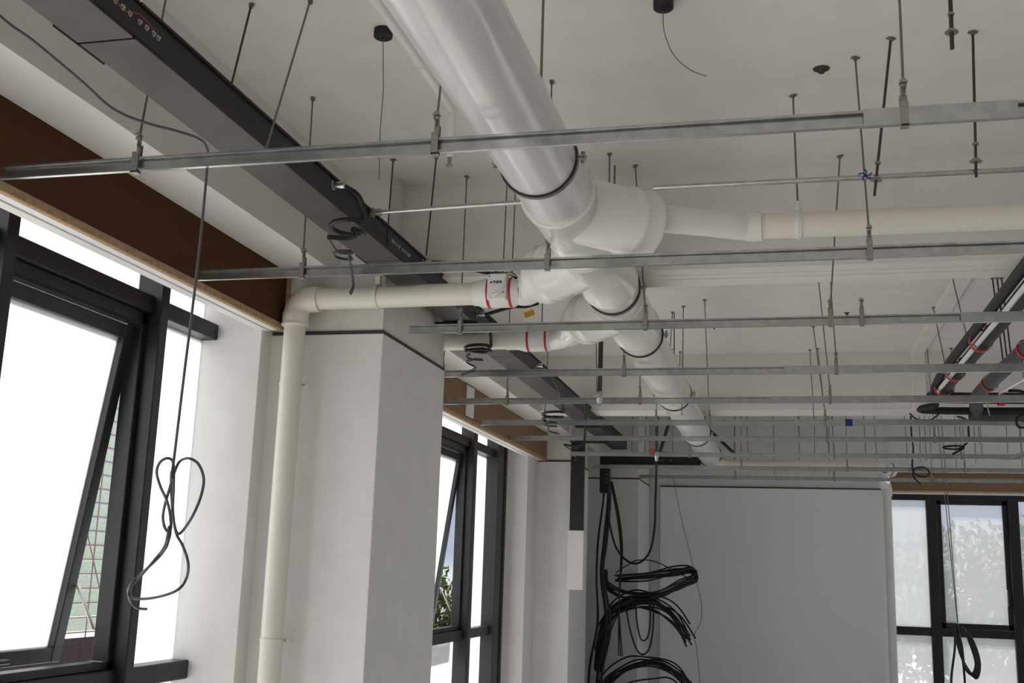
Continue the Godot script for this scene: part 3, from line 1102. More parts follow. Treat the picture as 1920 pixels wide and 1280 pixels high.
func build_rails():
	var where := ["fixed to the brown board over the close window", "meeting the brown board over the branch pipe", "with a free end beside the first white column", "starting just behind the first white column", "ending at the brown board of the far window", "passing low behind the looped black conduit", "just beyond the far cross beam", "above the orange block at the far end", "at the level of the crossing black tray", "along the top of the grey wall panel"]
	var splice := [[0.198, 0.52, 1], [-0.6, 0.55, -1], [0.70, 3.3, 1], [0.03, 3.3, 1], [-0.05, 3.3, 1], [0.1, 1.5, 1], [1.2, 3.3, 1], [0.0, 3.3, 1], [], []]
	for i in RAILS.size():
		var r: Array = RAILS[i]
		var t := thing("ceiling_rail", "%s galvanised ceiling rail from the camera, %s" % [ORD[i], where[i]], "ceiling rail", P(r[1], 1.0, r[0]), "galvanised rails of the suspended ceiling")
		var st := S()
		channel(st, r[1], r[2], 1.0, r[0], 0.038, 0.012, -1)
		part("channel", st, M["galvanised"], t)
		if splice[i].size():
			st = S()
			channel(st, splice[i][0], splice[i][1], 0.9985, r[0] + 0.0022, 0.041, 0.013, splice[i][2])
			part("splice_channel", st, M["galvanised"], t)
	# hangers: x at the rail, top point at the ceiling, height of the rod's top
	var H := [
		[0, -1.645, [-1.80, -2.72], "at its end by the brown board"], [0, -0.813, [-0.86, -2.66], "next to the thick white duct"], [0, 0.286, [0.31, -2.62], "over its spliced length"],
		[1, -1.650, [-1.69, -3.56], "by the brown board and window"], [1, -0.752, [-0.77, -3.57], "in front of the second diagonal fitting"], [1, 0.291, [0.272, -3.56], "with the blue tie wire"],
		[2, -1.340, [-1.34, -4.46], "near its free end"], [2, -0.533, [-0.58, -4.44], "beside the clamped duct"], [2, 0.211, [0.267, -4.46], "away from the windows"],
		[3, -1.757, [-1.70, -5.60], "at the first column's back"], [3, -0.773, [-0.79, -5.60], "beside the duct"], [3, 0.284, [0.310, -6.44], "away from the windows"],
		[4, -1.633, [-1.66, -6.60], "at the brown board end"], [4, -0.807, [-0.83, -6.60], "beside the duct"], [4, 0.294, [0.245, -6.47], "away from the windows"],
		[5, -1.60, [-1.60, -7.55], "at the brown board end"], [5, -0.817, [-0.80, -7.55], "beside the duct"], [5, -0.456, [-0.443, -6.84], "past the duct"], [5, 0.303, [0.247, -7.68], "away from the windows"],
		[6, -0.80, [-0.80, -8.40], "beside the duct"], [6, 0.35, [0.30, -8.45], "away from the windows"], [6, 1.10, [1.08, -8.42], "below the black insulated lines"],
		[7, -0.75, [-0.75, -9.55], "beside the duct"], [7, 0.45, [0.42, -9.55], "away from the windows"], [7, 1.45, [1.45, -9.6], "below the hanging wires"],
		[8, -0.35, [-0.35, -10.7], "beside the duct end"], [8, 0.62, [0.62, -10.7], "away from the windows"], [8, 1.65, [1.65, -10.7], "before the far windows"],
		[9, -0.45, [-0.45, -11.76], "below the duct end"], [9, 0.55, [0.55, -11.76], "over the grey panel"], [9, 1.5, [1.5, -11.76], "before the far windows"]]
	for q in H:
		var r: Array = RAILS[q[0]]
		hanger(r[0], q[1], P(q[2][0], CEIL, q[2][1]), "clip and rod hanging the %s ceiling rail, %s" % [ORD[q[0]], q[3]])
	hanger(RAILS[2][0], 0.332, P(0.332, 1.075, RAILS[2][0]), "clip on the third ceiling rail with only a rod stub")

func hanger(z: float, x: float, top: Vector3, label: String):
	var t := thing("rail_hanger", label, "rail hanger", P(x, 1.0, z), "hangers of the ceiling rails")
	var st := S()
	var w := 0.009
	hbox(st, x - w, x + w, 0.994, 0.998, z + 0.005, z - 0.017)
	hbox(st, x - w, x + w, 0.994, 1.052, z + 0.003, z + 0.005, 0.0005)
	hbox(st, x - w, x + w, 0.994, 1.075, z - 0.017, z - 0.015, 0.0005)
	hbox(st, x - w * 0.7, x + w * 0.7, 1.05, 1.10, z - 0.012, z - 0.010, 0.0005)
	hbox(st, x - w, x + w, 1.098, 1.101, z - 0.014, z + 0.006, 0.0005)
	part("clip", st, M["zinc"], t)
	st = S()
	lathe(st, P(x, 1.101, z - 0.004), Vector3.UP, [[0, 0], [0, 0.0075], [0.007, 0.0075], [0.007, 0]], 6)
	lathe(st, P(x, 1.088, z - 0.004), Vector3.UP, [[0, 0], [0, 0.0075], [0.007, 0.0075], [0.007, 0]], 6)
	part("nut", st, M["zinc"], t)
	st = S()
	tube(st, [P(x, 1.07, z - 0.004), top], 0.0032, 8)
	part("rod", st, M["rod steel"], t)
	if top.y > CEIL + EYE - 0.01:
		anchor(top, t)

func anchor(top: Vector3, t: Node3D):
	var st := S()
	var turn := rng.randf() * TAU
	box(st, top + Vector3(0, -0.004, 0) - Vector3(0.015, 0.0015, 0.007), top + Vector3(0, -0.004, 0) + Vector3(0.015, 0.0015, 0.007), 0.001, Basis(Vector3.UP, turn))
	lathe(st, top, Vector3.DOWN, [[0, 0], [0, 0.009], [0.004, 0.009], [0.004, 0.0065], [0.012, 0.0065], [0.012, 0]], 8)
	part("anchor", st, M["rod steel"], t)

# ------------------------------------------------------------------ loose rods
func rod(called: String, a: Vector3, top: Vector3, label: String, r := 0.0038, m := "rod steel", anch := true, washer := false, group := ""):
	var t := thing("threaded_rod", label, "rod", a, group)
	var st := S()
	tube(st, [a, top], r, 8)
	part("rod", st, M[m], t)
	if anch:
		anchor(top, t)
	if washer:
		var d := (top - a).normalized()
		st = S()
		lathe(st, a + d * 0.05, d, [[0, 0], [0, 0.019], [0.003, 0.019], [0.003, 0.011], [0.011, 0.011], [0.011, 0]], 18)
		part("washer", st, M["zinc"], t)
		st = S()
		lathe(st, a + d * 0.105, d, [[0, 0], [0, 0.010], [0.007, 0.010], [0.007, 0]], 6)
		part("nut", st, M["zinc"], t)
	return t

func build_rods():
	rod("r", P(0.307, 1.19, -3.45), P(0.375, CEIL, -3.44), "slanting free rod with washer and nut near the blue tie", 0.0044, "dark rod", true, true)
	rod("r", P(0.609, 1.235, -3.45), P(0.622, CEIL, -3.44), "upright free rod with washer hanging past the thin conduit", 0.0044, "dark rod", true, true)
	rod("r", P(0.503, 1.50, -3.10), P(0.506, CEIL, -3.10), "thick dark rod with wide washer, cut off by the top of the photo", 0.0062, "dark rod", true, true)
	rod("r", P(-1.66, 1.295, -2.86), P(-1.595, CEIL, -2.868), "dark rod carrying the cable tray, topmost in the photo", 0.0036, "dark rod", true, false)
	rod("r", P(-1.41, 1.125, -2.68), P(-1.40, CEIL, -2.88), "long free rod hanging in front of the cable tray side", 0.0034, "rod steel", true, false)
	rod("r", P(-1.636, 1.3, -4.28), P(-1.60, CEIL, -4.21), "rod in front of the first column holding the cable tray", 0.0036, "dark rod", true, false)
	rod("r", P(-1.452, 1.3, -4.28), P(-1.406, CEIL, -4.215), "rod beside the first column holding the cable tray edge", 0.0036, "dark rod", true, false)
	rod("r", P(-0.665, 1.30, -4.29), P(-0.669, CEIL, -4.29), "short rod above the first diagonal fitting", 0.0036, "rod steel", true, false)
	rod("r", P(-1.109, 1.19, -4.275), P(-1.104, CEIL, -4.275), "first of the twin rods above the lettered fan", 0.0031, "rod steel", true, false)
	rod("r", P(-1.070, 1.19, -4.275), P(-1.066, CEIL, -4.275), "second of the twin rods above the lettered fan", 0.0031, "rod steel", true, false)
	rod("r", P(-1.175, 1.21, -5.37), P(-1.18, CEIL, -5.37), "first rod holding the second inline fan", 0.0031, "rod steel", true, false)
	rod("r", P(-1.02, 1.0, -6.2), P(-1.04, CEIL, -6.2), "bent top thin rod between cable tray and hanging black tube", 0.0031, "rod steel", true, false)
	rod("r", P(-0.69, 1.47, -7.15), P(-0.676, CEIL, -7.16), "short rod beside the duct in the second ceiling bay", 0.0031, "rod steel", true, false)
	rod("r", P(-0.745, 1.60, -8.5), P(-0.742, CEIL, -8.5), "short bent rod where ceiling meets the far cross beam", 0.0036, "rod steel", true, false)
	rod("r", P(0.262, 1.19, -8.5), P(0.244, CEIL, -8.5), "rod hanging in front of the far cross beam face", 0.0031, "rod steel", true, false)
	rod("r", P(1.02, 1.33, -7.15), P(0.972, CEIL, -7.2), "slanting rod by the white surface raceway", 0.0036, "rod steel", true, false)
	rod("r", P(1.04, 1.32, -6.4), P(0.98, CEIL, -6.45), "long slanting rod between raceway and insulated lines", 0.0036, "rod steel", true, false)
	for k in 3:
		rod("r", P(1.235 + k * 0.022, 1.2, -6.5), P(1.205 + k * 0.024, CEIL, -6.51), "rod of the tight trio holding the black insulated lines, %s" % ["on the raceway side", "in the middle", "on the outer side"][k], 0.0045, "dark rod", true, false, "trio of rods above the insulated lines")
	rod("r", P(1.27, 1.40, -8.52), P(1.262, CEIL, -8.52), "short rod at the far beam behind the insulated lines", 0.0036, "rod steel", true, false)
	rod("r", P(-0.60, 1.0, -7.0), P(-0.59, CEIL, -7.0), "rod dropping close behind the duct in the second bay", 0.0031, "rod steel", true, false)
	# the forest of thin rods beyond the far beam
	var xs := [0.16, 0.20, 0.36, 0.47, 0.50, 0.74, 0.95, 1.2, 1.22, 1.30, 1.58, 1.60, 1.68, 1.85, 1.95, 2.05, 2.16, 2.30, 2.42, -0.05, -0.32, -0.42, -1.02, -1.28, -1.36]
	for k in xs.size():
		var zz := -9.3 - rng.randf() * 2.6
		var x: float = xs[k]
		rod("r", P(x + rng.randf_range(-0.02, 0.02), 1.03 + rng.randf() * 0.14, zz), P(x, CEIL, zz + rng.randf_range(-0.05, 0.05)), "thin rod in the cluster of rods beyond the far cross beam", 0.0036, "rod steel", true, false, "thin rods beyond the far beam")

# ------------------------------------------------------------------ insulated lines by the far beam
func build_refrigerant_lines():
	var hh := 1.17
	var sp := [
		["insulated_line", "black insulated line nearest the raceway, bending round below the far beam", [[3.4, hh + 0.01, -4.05], [1.2, hh + 0.01, -4.05], [1.06, hh + 0.01, -4.09], [1.0, hh + 0.01, -4.25], [1.0, hh + 0.01, -5.2], [1.0, hh + 0.01, -6.7], [1.0, hh, -7.05], [1.04, hh, -7.22], [1.15, hh - 0.02, -7.3], [3.4, hh - 0.03, -7.3]], 0.036, "insulation", "black insulated lines"],
		["insulated_line", "second black insulated line with silvery wrap beside the first", [[3.4, hh - 0.02, -4.25], [1.4, hh - 0.02, -4.25], [1.26, hh - 0.02, -4.29], [1.20, hh - 0.02, -4.45], [1.20, hh - 0.02, -5.4], [1.20, hh - 0.02, -6.9], [1.20, hh - 0.05, -7.2], [1.25, hh - 0.09, -7.42], [1.4, hh - 0.10, -7.46], [3.4, hh - 0.11, -7.46]], 0.041, "foil wrap", "black insulated lines"],
		["insulated_line", "thin black insulated line on the outside of the bundle", [[3.4, hh + 0.05, -3.97], [1.1, hh + 0.05, -3.97], [0.985, hh + 0.05, -4.0], [0.945, hh + 0.05, -4.12], [0.945, hh + 0.05, -5.2], [0.945, hh + 0.05, -6.6], [0.945, hh + 0.01, -7.1], [0.97, hh - 0.06, -7.3], [1.1, hh - 0.09, -7.38], [3.4, hh - 0.09, -7.36]], 0.024, "insulation", "black insulated lines"],
		["drain_pipe", "narrow white drain pipe clipped along the black insulated lines", [[3.4, hh - 0.02, -3.98], [1.1, hh - 0.02, -3.98], [1.0, hh - 0.015, -4.02], [0.965, hh - 0.005, -4.15], [0.965, hh - 0.005, -5.2], [0.965, hh - 0.005, -6.95], [0.968, hh - 0.01, -7.06]], 0.0125, "white plastic", ""]]
	for s in sp:
		var t := thing(s[0], s[1], "pipe", P(s[2][0][0], s[2][0][1], s[2][0][2]), s[5])
		var st := S()
		tube(st, spline(V(s[2]), 10), s[3], 20)
		part("pipe", st, M[s[4]], t)
	# red ties
	var ties := [[0.985, hh + 0.015, -5.7, 0.054, "around the close end of the bundle"], [0.985, hh + 0.015, -6.55, 0.054, "around the bundle before its bend"], [1.20, hh - 0.02, -5.75, 0.045, "around the silvery line, with a knot"], [1.20, hh - 0.02, -6.75, 0.045, "around the silvery line near its bend"], [0.985, hh, -7.02, 0.05, "at the bend of the bundle"]]
	for q in ties:
		var t := thing("red_tie", "red plastic tie " + q[4], "tie", P(q[0], q[1], q[2]))
		var st := S()
		lathe(st, P(q[0], q[1], q[2] + 0.02), Vector3(0, 0, -1), [[0, q[3]], [0.005, q[3] + 0.003], [0.035, q[3] + 0.003], [0.04, q[3]]], 24)
		part("band", st, M["red"], t)
		st = S()
		tube(st, spline(V([[q[0] + 0.02, q[1] + q[3], q[2]], [q[0] + 0.03, q[1] + q[3] + 0.02, q[2] + 0.01], [q[0] + 0.055, q[1] + q[3] + 0.015, q[2]]]), 5), 0.005, 6)
		part("tail", st, M["red"], t)
	var t2 := thing("red_tie", "red plastic tie on the lines running along the far beam", "tie", P(1.36, hh - 0.03, -7.3))
	var st2 := S()
	lathe(st2, P(1.34, hh - 0.03, -7.3), Vector3(1, 0, 0), [[0, 0.037], [0.003, 0.040], [0.035, 0.040], [0.038, 0.037]], 24)
	part("band", st2, M["red"], t2)
	# strut and straps below the lines
	var t4 := thing("strut", "short slanting galvanised strut beside the silvery insulated line", "strut", P(1.25, 1.05, -6.3))
	var st4 := S()
	bar(st4, P(1.20, 1.045, -6.5), P(1.36, 1.12, -6.2), 0.012, 0.008, Vector3(0, 0, 1), 0.001)
	part("bar", st4, M["galvanised"], t4)
	for q in [[1.19, 1.105, -5.78, 1.185, 1.01, "at the close knot"], [1.185, 1.09, -6.8, 1.20, 0.97, "at the far knot"]]:
		loop_wire("thin pale strap dangling from the silvery line " + q[5], [[q[0], q[1], q[2]], [(q[0] + q[3]) / 2 - 0.004, (q[1] + q[4]) / 2, q[2]], [q[3], q[4], q[2]]], 0.004, "zinc", "hanging_strap")
	# hanging looped wires near the lines
	loop_wire("looped black wire hanging from the insulated lines, by the photo edge", [[1.36, 1.1, -7.0], [1.44, 1.09, -6.9], [1.47, 1.03, -6.8], [1.455, 0.97, -6.8], [1.40, 0.90, -6.75], [1.33, 0.89, -6.7], [1.33, 0.945, -6.7], [1.40, 0.965, -6.72], [1.45, 0.93, -6.75], [1.43, 0.885, -6.75], [1.38, 0.87, -6.7]], 0.008)
	loop_wire("looped black wire hanging in front of the eighth rail", [[1.345, CEIL, -9.2], [1.35, 1.5, -9.2], [1.36, 1.33, -9.2], [1.45, 1.27, -9.2], [1.46, 1.17, -9.2], [1.45, 1.1, -9.2], [1.38, 1.045, -9.2], [1.28, 1.04, -9.15], [1.27, 1.06, -9.2], [1.36, 1.07, -9.22], [1.42, 1.055, -9.2], [1.33, 1.0, -9.2]], 0.008)
	loop_wire("black wire loop hanging in front of the far brown board", [[1.185, CEIL, -10.6], [1.19, 1.5, -10.6], [1.19, 1.32, -10.6], [1.20, 1.2, -10.6], [1.185, 1.05, -10.6], [1.20, 0.97, -10.55], [1.28, 0.94, -10.55], [1.33, 0.98, -10.6], [1.29, 1.03, -10.6], [1.21, 1.02, -10.6], [1.19, 0.95, -10.6], [1.25, 0.88, -10.6]], 0.0075)
	loop_wire("short sagging black wire just under the far cross beam", [[0.98, 1.27, -8.8], [1.03, 1.225, -8.8], [1.12, 1.215, -8.8], [1.20, 1.27, -8.8]], 0.007)
	loop_wire("thin black flex curving from the silvery line", [[1.27, 1.08, -6.6], [1.34, 1.075, -6.6], [1.40, 1.02, -6.6], [1.425, 0.94, -6.6], [1.42, 0.90, -6.6]], 0.009)

func loop_wire(label: String, pts: Array, r: float, m := "cable black", called := "hanging_wire") -> Node3D:
	var t := thing(called, label, "cable", P(pts[0][0], pts[0][1], pts[0][2]))
	var st := S()
	tube(st, spline(V(pts), 8), r, 10)
	part("cable", st, M[m], t)
	return t

# ------------------------------------------------------------------ things on the ceiling
func build_ceiling_bits():
	# ceiling roses with their bare suspension wires
	var t := thing("ceiling_rose", "black ceiling rose with a straight hanging wire, between tray and duct", "ceiling rose", P(-1.238, CEIL, -3.10))
	var st := S()
	lathe(st, P(-1.238, CEIL, -3.10), Vector3.DOWN, [[0, 0.031], [0.026, 0.031], [0.029, 0.028], [0.029, 0.004], [0.034, 0.003], [0.034, 0]], 32)
	part("canopy", st, M["rubber"], t)
	st = S()
	tube(st, spline(V([[-1.238, CEIL - 0.03, -3.10], [-1.232, 1.6, -3.10], [-1.226, 1.5, -3.10], [-1.228, 1.36, -3.10], [-1.222, 1.2, -3.10]]), 6), 0.0016, 6)
	part("wire", st, M["rod steel"], t)
	t = thing("ceiling_rose", "black ceiling rose with a curling wire, at the top of the photo", "ceiling rose", P(-0.32, CEIL, -3.075))
	st = S()
	lathe(st, P(-0.32, CEIL, -3.075), Vector3.DOWN, [[0, 0.031], [0.026, 0.031], [0.029, 0.028], [0.029, 0.004], [0.034, 0.003], [0.034, 0]], 32)
	part("canopy", st, M["rubber"], t)
	st = S()
	tube(st, spline(V([[-0.32, CEIL - 0.03, -3.075], [-0.318, 1.62, -3.075], [-0.29, 1.54, -3.075], [-0.24, 1.485, -3.075], [-0.19, 1.46, -3.075]]), 8), 0.0016, 6)
	part("wire", st, M["rod steel"], t)
	# sprinkler pipe
	t = thing("sprinkler_pipe", "narrow white sprinkler pipe running beside the thick duct under the ceiling", "pipe", P(-1.112, 1.6, -2.6))
	st = S()
	tube(st, V([[-1.112, 1.6, 2.0], [-1.112, 1.6, -3.46]]), 0.0165, 20)
	part("pipe_length", st, M["white plastic"], t)
	st = S()
	lathe(st, P(-1.112, 1.6, -3.12), Vector3(0, 0, -1), [[0, 0.016], [0, 0.0205], [0.34, 0.0205], [0.36, 0.0165]], 20)
	part("coupling", st, M["white plastic"], t)
	st = S()
	lathe(st, P(-1.112, 1.615, -3.48), Vector3.DOWN, [[0, 0.0], [0, 0.021], [0.03, 0.021], [0.032, 0.0165], [0.15, 0.0165], [0.15, 0.011], [0.2, 0.011], [0.2, 0.0]], 20)
	part("drop", st, M["white plastic"], t)
	st = S()
	lathe(st, P(-1.112, 1.415, -3.48), Vector3.DOWN, [[0, 0.0], [0, 0.008], [0.03, 0.006], [0.03, 0.013], [0.033, 0.013], [0.033, 0.0]], 14)
	part("sprinkler_head", st, M["zinc"], t)
	# thin conduits
	t = thing("conduit", "thin steel conduit from the cable tray to the thick duct", "conduit", P(-1.45, 1.30, -3.66))
	st = S()
	tube(st, V([[-1.44, 1.285, -3.65], [-0.80, 1.28, -3.60]]), 0.0085, 14)
	part("tube", st, M["galvanised"], t)
	st = S()
	lathe(st, P(-1.462, 1.285, -3.652), Vector3(1, 0, 0.08), [[0, 0.018], [0.01, 0.018], [0.01, 0.013], [0.04, 0.013], [0.04, 0.009]], 12)
	part("connector", st, M["zinc"], t)
	t = thing("conduit", "thin galvanised conduit across the room behind the first rail", "conduit", P(-0.39, 1.26, -3.47))
	st = S()
	tube(st, V([[-0.392, 1.26, -3.47], [3.3, 1.26, -3.47]]), 0.0085, 14)
	part("tube", st, M["galvanised"], t)
	t = thing("tie_wire", "blue plastic tie knotting rod and thin conduit together", "tie", P(0.283, 1.262, -3.46))
	st = S()
	for k in 5:
		var a := k * 1.3
		tube(st, spline([P(0.283, 1.262, -3.458), P(0.283 + cos(a) * 0.012, 1.262 + sin(a) * 0.012, -3.452), P(0.283 + cos(a + 0.5) * 0.022, 1.262 + sin(a + 0.4) * 0.02, -3.455)], 4), 0.0022, 6)
	part("knot", st, M["blue tape"], t)
	# white raceway on the ceiling of the second bay and down the far beam
	t = thing("surface_raceway", "flat white surface raceway crossing the ceiling and dropping down the far beam", "raceway", P(1.03, CEIL, -6.5))
	st = S()
	hbox(st, 0.985, 1.085, CEIL - 0.022, CEIL, -4.84, -8.62, 0.003)
	part("raceway_length", st, M["ceiling paint"], t)
	st = S()
	hbox(st, 0.985, 1.085, 1.27, CEIL, -8.598, -8.62, 0.003)
	part("raceway_drop", st, M["ceiling paint"], t)
	# holes and marks left in the ceiling, as dark patches of chipped plaster
	for q in [[0.165, -3.63, 0.03, "beside the rod of the pale branch pipe"], [-0.365, -6.37, 0.015, "below the first beam in the second bay"], [-0.43, -7.65, 0.015, "farther back in the second bay"], [0.46, -6.2, 0.02, "beside the long spare rod of the second bay"], [0.45, -7.3, 0.02, "near the fifth rail"], [1.42, -6.55, 0.018, "beyond the raceway"]]:
		t = thing("anchor_stub", "small dark cut-off anchor in the ceiling, " + q[3], "anchor", P(q[0], CEIL, q[1]))
		st = S()
		lathe(st, P(q[0], CEIL, q[1]), Vector3.DOWN, [[0, q[2]], [0.003, q[2] * 0.9], [0.004, q[2] * 0.4], [0.016, q[2] * 0.35], [0.016, 0]], 9)
		part("plug", st, M["stain"], t)
	# joint lines along the first beam's underside
	org = Vector3.ZERO
	st = S()
	hbox(st, -0.5, 7.0, 1.2765, 1.28, -4.645, -4.648)
	hbox(st, -0.5, 7.0, 1.2765, 1.28, -4.715, -4.717)
	var o := struct("trim_4", st, M["column plaster"])
	label_struct(o, "fine joint beads along the underside of the first cross beam", "trim")
	# odd bits lying on rails
	t = thing("block", "small orange brown block lying on the eighth ceiling rail", "block", P(-1.05, 1.05, -9.52))
	st = S()
	box(st, P(-1.10, 1.02, -9.515), P(-1.02, 1.062, -9.49), 0.003, Basis(Vector3(0, 0, 1), 0.12))
	part("block_body", st, M["orange block"], t)
	t = thing("tape", "blue tape wrapped around the sixth ceiling rail", "tape", P(0.452, 1.0, -7.47))
	st = S()
	hbox(st, 0.43, 0.475, 0.997, 1.041, -7.474, -7.497, 0.001)
	part("wrap", st, M["blue tape"], t)
	t = thing("loose_stud", "short galvanised stud leaning across the far ceiling rails", "stud", P(2.2, 1.05, -9.4))
	st = S()
	bar(st, P(1.80, 1.0, -9.45), P(2.25, 1.19, -9.6), 0.04, 0.025, Vector3(0, 0, 1), 0.002)
	part("stud_body", st, M["galvanised"], t)

# ------------------------------------------------------------------ cables near the windows
func flex(label: String, pts: Array, tail: Array, r := 0.0085):
	var t := thing("flexible_conduit", label, "conduit", P(pts[0][0], pts[0][1], pts[0][2]))
	var st := S()
	tube(st, spline(V(pts), 10), r, 12)
	part("sleeve", st, M["cable black"], t)
	for k in 2:
		st = S()
		var q := []
		for p in tail:
			q.append(P(p[0] + k * 0.006, p[1] - k * 0.007, p[2] + k * 0.004))
		tube(st, spline(q, 8), 0.0026, 8)
		part("wire", st, M["cable inner"], t)

func build_cables():
	# grey cable over the close window
	loop_wire("long grey cable sagging from the tray and hanging in loops before the window", [[-1.68, 1.30, -1.2], [-1.64, 1.19, -1.65], [-1.628, 1.14, -1.85], [-1.622, 1.134, -1.95], [-1.599, 1.105, -2.1], [-1.575, 1.075, -2.2], [-1.55, 1.079, -2.3], [-1.507, 1.086, -2.38], [-1.483, 1.091, -2.445], [-1.476, 1.08, -2.48], [-1.479, 1.03, -2.5], [-1.480, 0.753, -2.5], [-1.489, 0.468, -2.5], [-1.4954, 0.2421, -2.5], [-1.4833, 0.2095, -2.4748], [-1.5015, 0.182, -2.5086], [-1.4846, 0.1262, -2.4957], [-1.4715, 0.0913, -2.4864], [-1.4624, 0.0645, -2.4891], [-1.4634, 0.0639, -2.5129], [-1.4172, 0.1018, -2.4786], [-1.4068, 0.1522, -2.4932], [-1.4078, 0.1978, -2.5018], [-1.4237, 0.2339, -2.4979], [-1.4385, 0.2461, -2.4756], [-1.4822, 0.2432, -2.5101], [-1.4849, 0.2188, -2.4939], [-1.4903, 0.1754, -2.4861], [-1.503, 0.1306, -2.4911], [-1.5179, 0.1015, -2.5119], [-1.4899, 0.0757, -2.4772], [-1.4881, 0.0636, -2.4951], [-1.4869, 0.0768, -2.502], [-1.4898, 0.1112, -2.4959], [-1.4912, 0.1423, -2.4767], [-1.5327, 0.1768, -2.5115], [-1.5354, 0.2115, -2.4919], [-1.525, 0.2369, -2.486], [-1.5079, 0.2479, -2.4931], [-1.5021, 0.2355, -2.5107], [-1.4742, 0.1748, -2.476], [-1.4827, 0.1164, -2.4971], [-1.4708, 0.0623, -2.5019], [-1.4453, 0.0322, -2.4939], [-1.4164, -0.01, -2.4781], [-1.4376, -0.0492, -2.5125], [-1.4489, -0.0784, -2.4898], [-1.508, -0.0974, -2.4863], [-1.5647, -0.1011, -2.495], [-1.5924, -0.0896, -2.5092], [-1.567, -0.068, -2.475], [-1.5572, -0.0424, -2.4992], [-1.514, -0.0004, -2.5015], [-1.4899, 0.0246, -2.4921], [-1.4874, 0.0371, -2.495], [-1.4802, 0.0592, -2.49], [-1.4813, 0.0762, -2.485], [-1.4806, 0.0564, -2.48], [-1.5063, 0.0272, -2.5133], [-1.5161, -0.007, -2.4877], [-1.548, -0.0455, -2.4868], [-1.5796, -0.0734, -2.4968], [-1.5899, -0.0925, -2.5075], [-1.5569, -0.1129, -2.4744], [-1.5559, -0.1246, -2.5013], [-1.532, -0.1256, -2.5008]], 0.0036, "cable grey", "loose_cable")
	flex("black flexible conduit looping from the tray before the first column", [[-1.43, 1.262, -3.29], [-1.4, 1.25, -3.36], [-1.392, 1.21, -3.4], [-1.393, 1.165, -3.398], [-1.411, 1.162, -3.367], [-1.443, 1.158, -3.352], [-1.479, 1.155, -3.359], [-1.503, 1.151, -3.386], [-1.507, 1.148, -3.422], [-1.489, 1.144, -3.453], [-1.457, 1.141, -3.468], [-1.421, 1.137, -3.461], [-1.397, 1.134, -3.434], [-1.393, 1.13, -3.398], [-1.411, 1.127, -3.367], [-1.4, 1.1, -3.36], [-1.41, 1.075, -3.3], [-1.45, 1.065, -3.25]],
		[[-1.45, 1.065, -3.25], [-1.474, 1.06, -3.384], [-1.455, 1.057, -3.4], [-1.431, 1.055, -3.399], [-1.415, 1.052, -3.38], [-1.416, 1.049, -3.356], [-1.435, 1.046, -3.34], [-1.459, 1.044, -3.341], [-1.475, 1.041, -3.36], [-1.474, 1.038, -3.384], [-1.455, 1.035, -3.4], [-1.431, 1.033, -3.399], [-1.415, 1.03, -3.38], [-1.416, 1.027, -3.356], [-1.43, 0.99, -3.42], [-1.43, 0.95, -3.44], [-1.44, 0.92, -3.44]])
	flex("black flexible conduit looping from the tray behind the third ceiling rail", [[-1.43, 1.25, -5.15], [-1.405, 1.22, -5.18], [-1.408, 1.16, -5.22], [-1.421, 1.11, -5.28], [-1.434, 1.108, -5.241], [-1.467, 1.106, -5.217], [-1.507, 1.103, -5.217], [-1.54, 1.101, -5.241], [-1.553, 1.099, -5.28], [-1.54, 1.097, -5.319], [-1.507, 1.095, -5.343], [-1.467, 1.092, -5.343], [-1.434, 1.09, -5.319], [-1.421, 1.088, -5.28], [-1.434, 1.086, -5.241], [-1.467, 1.084, -5.217], [-1.507, 1.081, -5.217], [-1.54, 1.079, -5.241]],
		[[-1.53, 1.078, -5.28], [-1.547, 1.06, -5.274], [-1.539, 1.056, -5.305], [-1.511, 1.053, -5.322], [-1.48, 1.049, -5.314], [-1.463, 1.045, -5.286], [-1.471, 1.042, -5.255], [-1.499, 1.038, -5.238], [-1.53, 1.034, -5.246], [-1.547, 1.031, -5.274], [-1.539, 1.027, -5.305], [-1.5, 1.0, -5.28], [-1.57, 0.965, -5.28]])
	flex("black flexible conduit looping low in front of the sixth ceiling rail", [[-1.42, 1.25, -6.55], [-1.4, 1.22, -6.7], [-1.385, 1.14, -6.95], [-1.395, 1.07, -7.1], [-1.405, 1.045, -7.16], [-1.418, 1.042, -7.119], [-1.453, 1.038, -7.093], [-1.497, 1.035, -7.093], [-1.532, 1.031, -7.119], [-1.545, 1.028, -7.16], [-1.532, 1.024, -7.201], [-1.497, 1.021, -7.227], [-1.453, 1.017, -7.227], [-1.418, 1.014, -7.201], [-1.405, 1.011, -7.16], [-1.418, 1.007, -7.119], [-1.453, 1.004, -7.093], [-1.497, 1.0, -7.093], [-1.532, 0.997, -7.119], [-1.545, 0.993, -7.16], [-1.532, 0.99, -7.201]],
		[[-1.5, 0.985, -7.15], [-1.445, 0.975, -7.16], [-1.458, 0.972, -7.128], [-1.49, 0.969, -7.115], [-1.522, 0.966, -7.128], [-1.535, 0.963, -7.16], [-1.522, 0.961, -7.192], [-1.49, 0.958, -7.205], [-1.458, 0.955, -7.192], [-1.445, 0.952, -7.16], [-1.458, 0.949, -7.128], [-1.49, 0.946, -7.115], [-1.5, 0.92, -7.15], [-1.43, 0.9, -7.15]])
	flex("black flexible conduit curving below the tray near the second column", [[-1.42, 1.25, -7.9], [-1.40, 1.22, -7.98], [-1.41, 1.12, -8.05], [-1.42, 1.0, -8.1], [-1.43, 0.95, -8.1], [-1.50, 0.925, -8.1], [-1.58, 0.935, -8.1]],
		[[-1.58, 0.935, -8.1], [-1.52, 0.90, -8.1], [-1.45, 0.93, -8.1], [-1.43, 0.96, -8.1]])
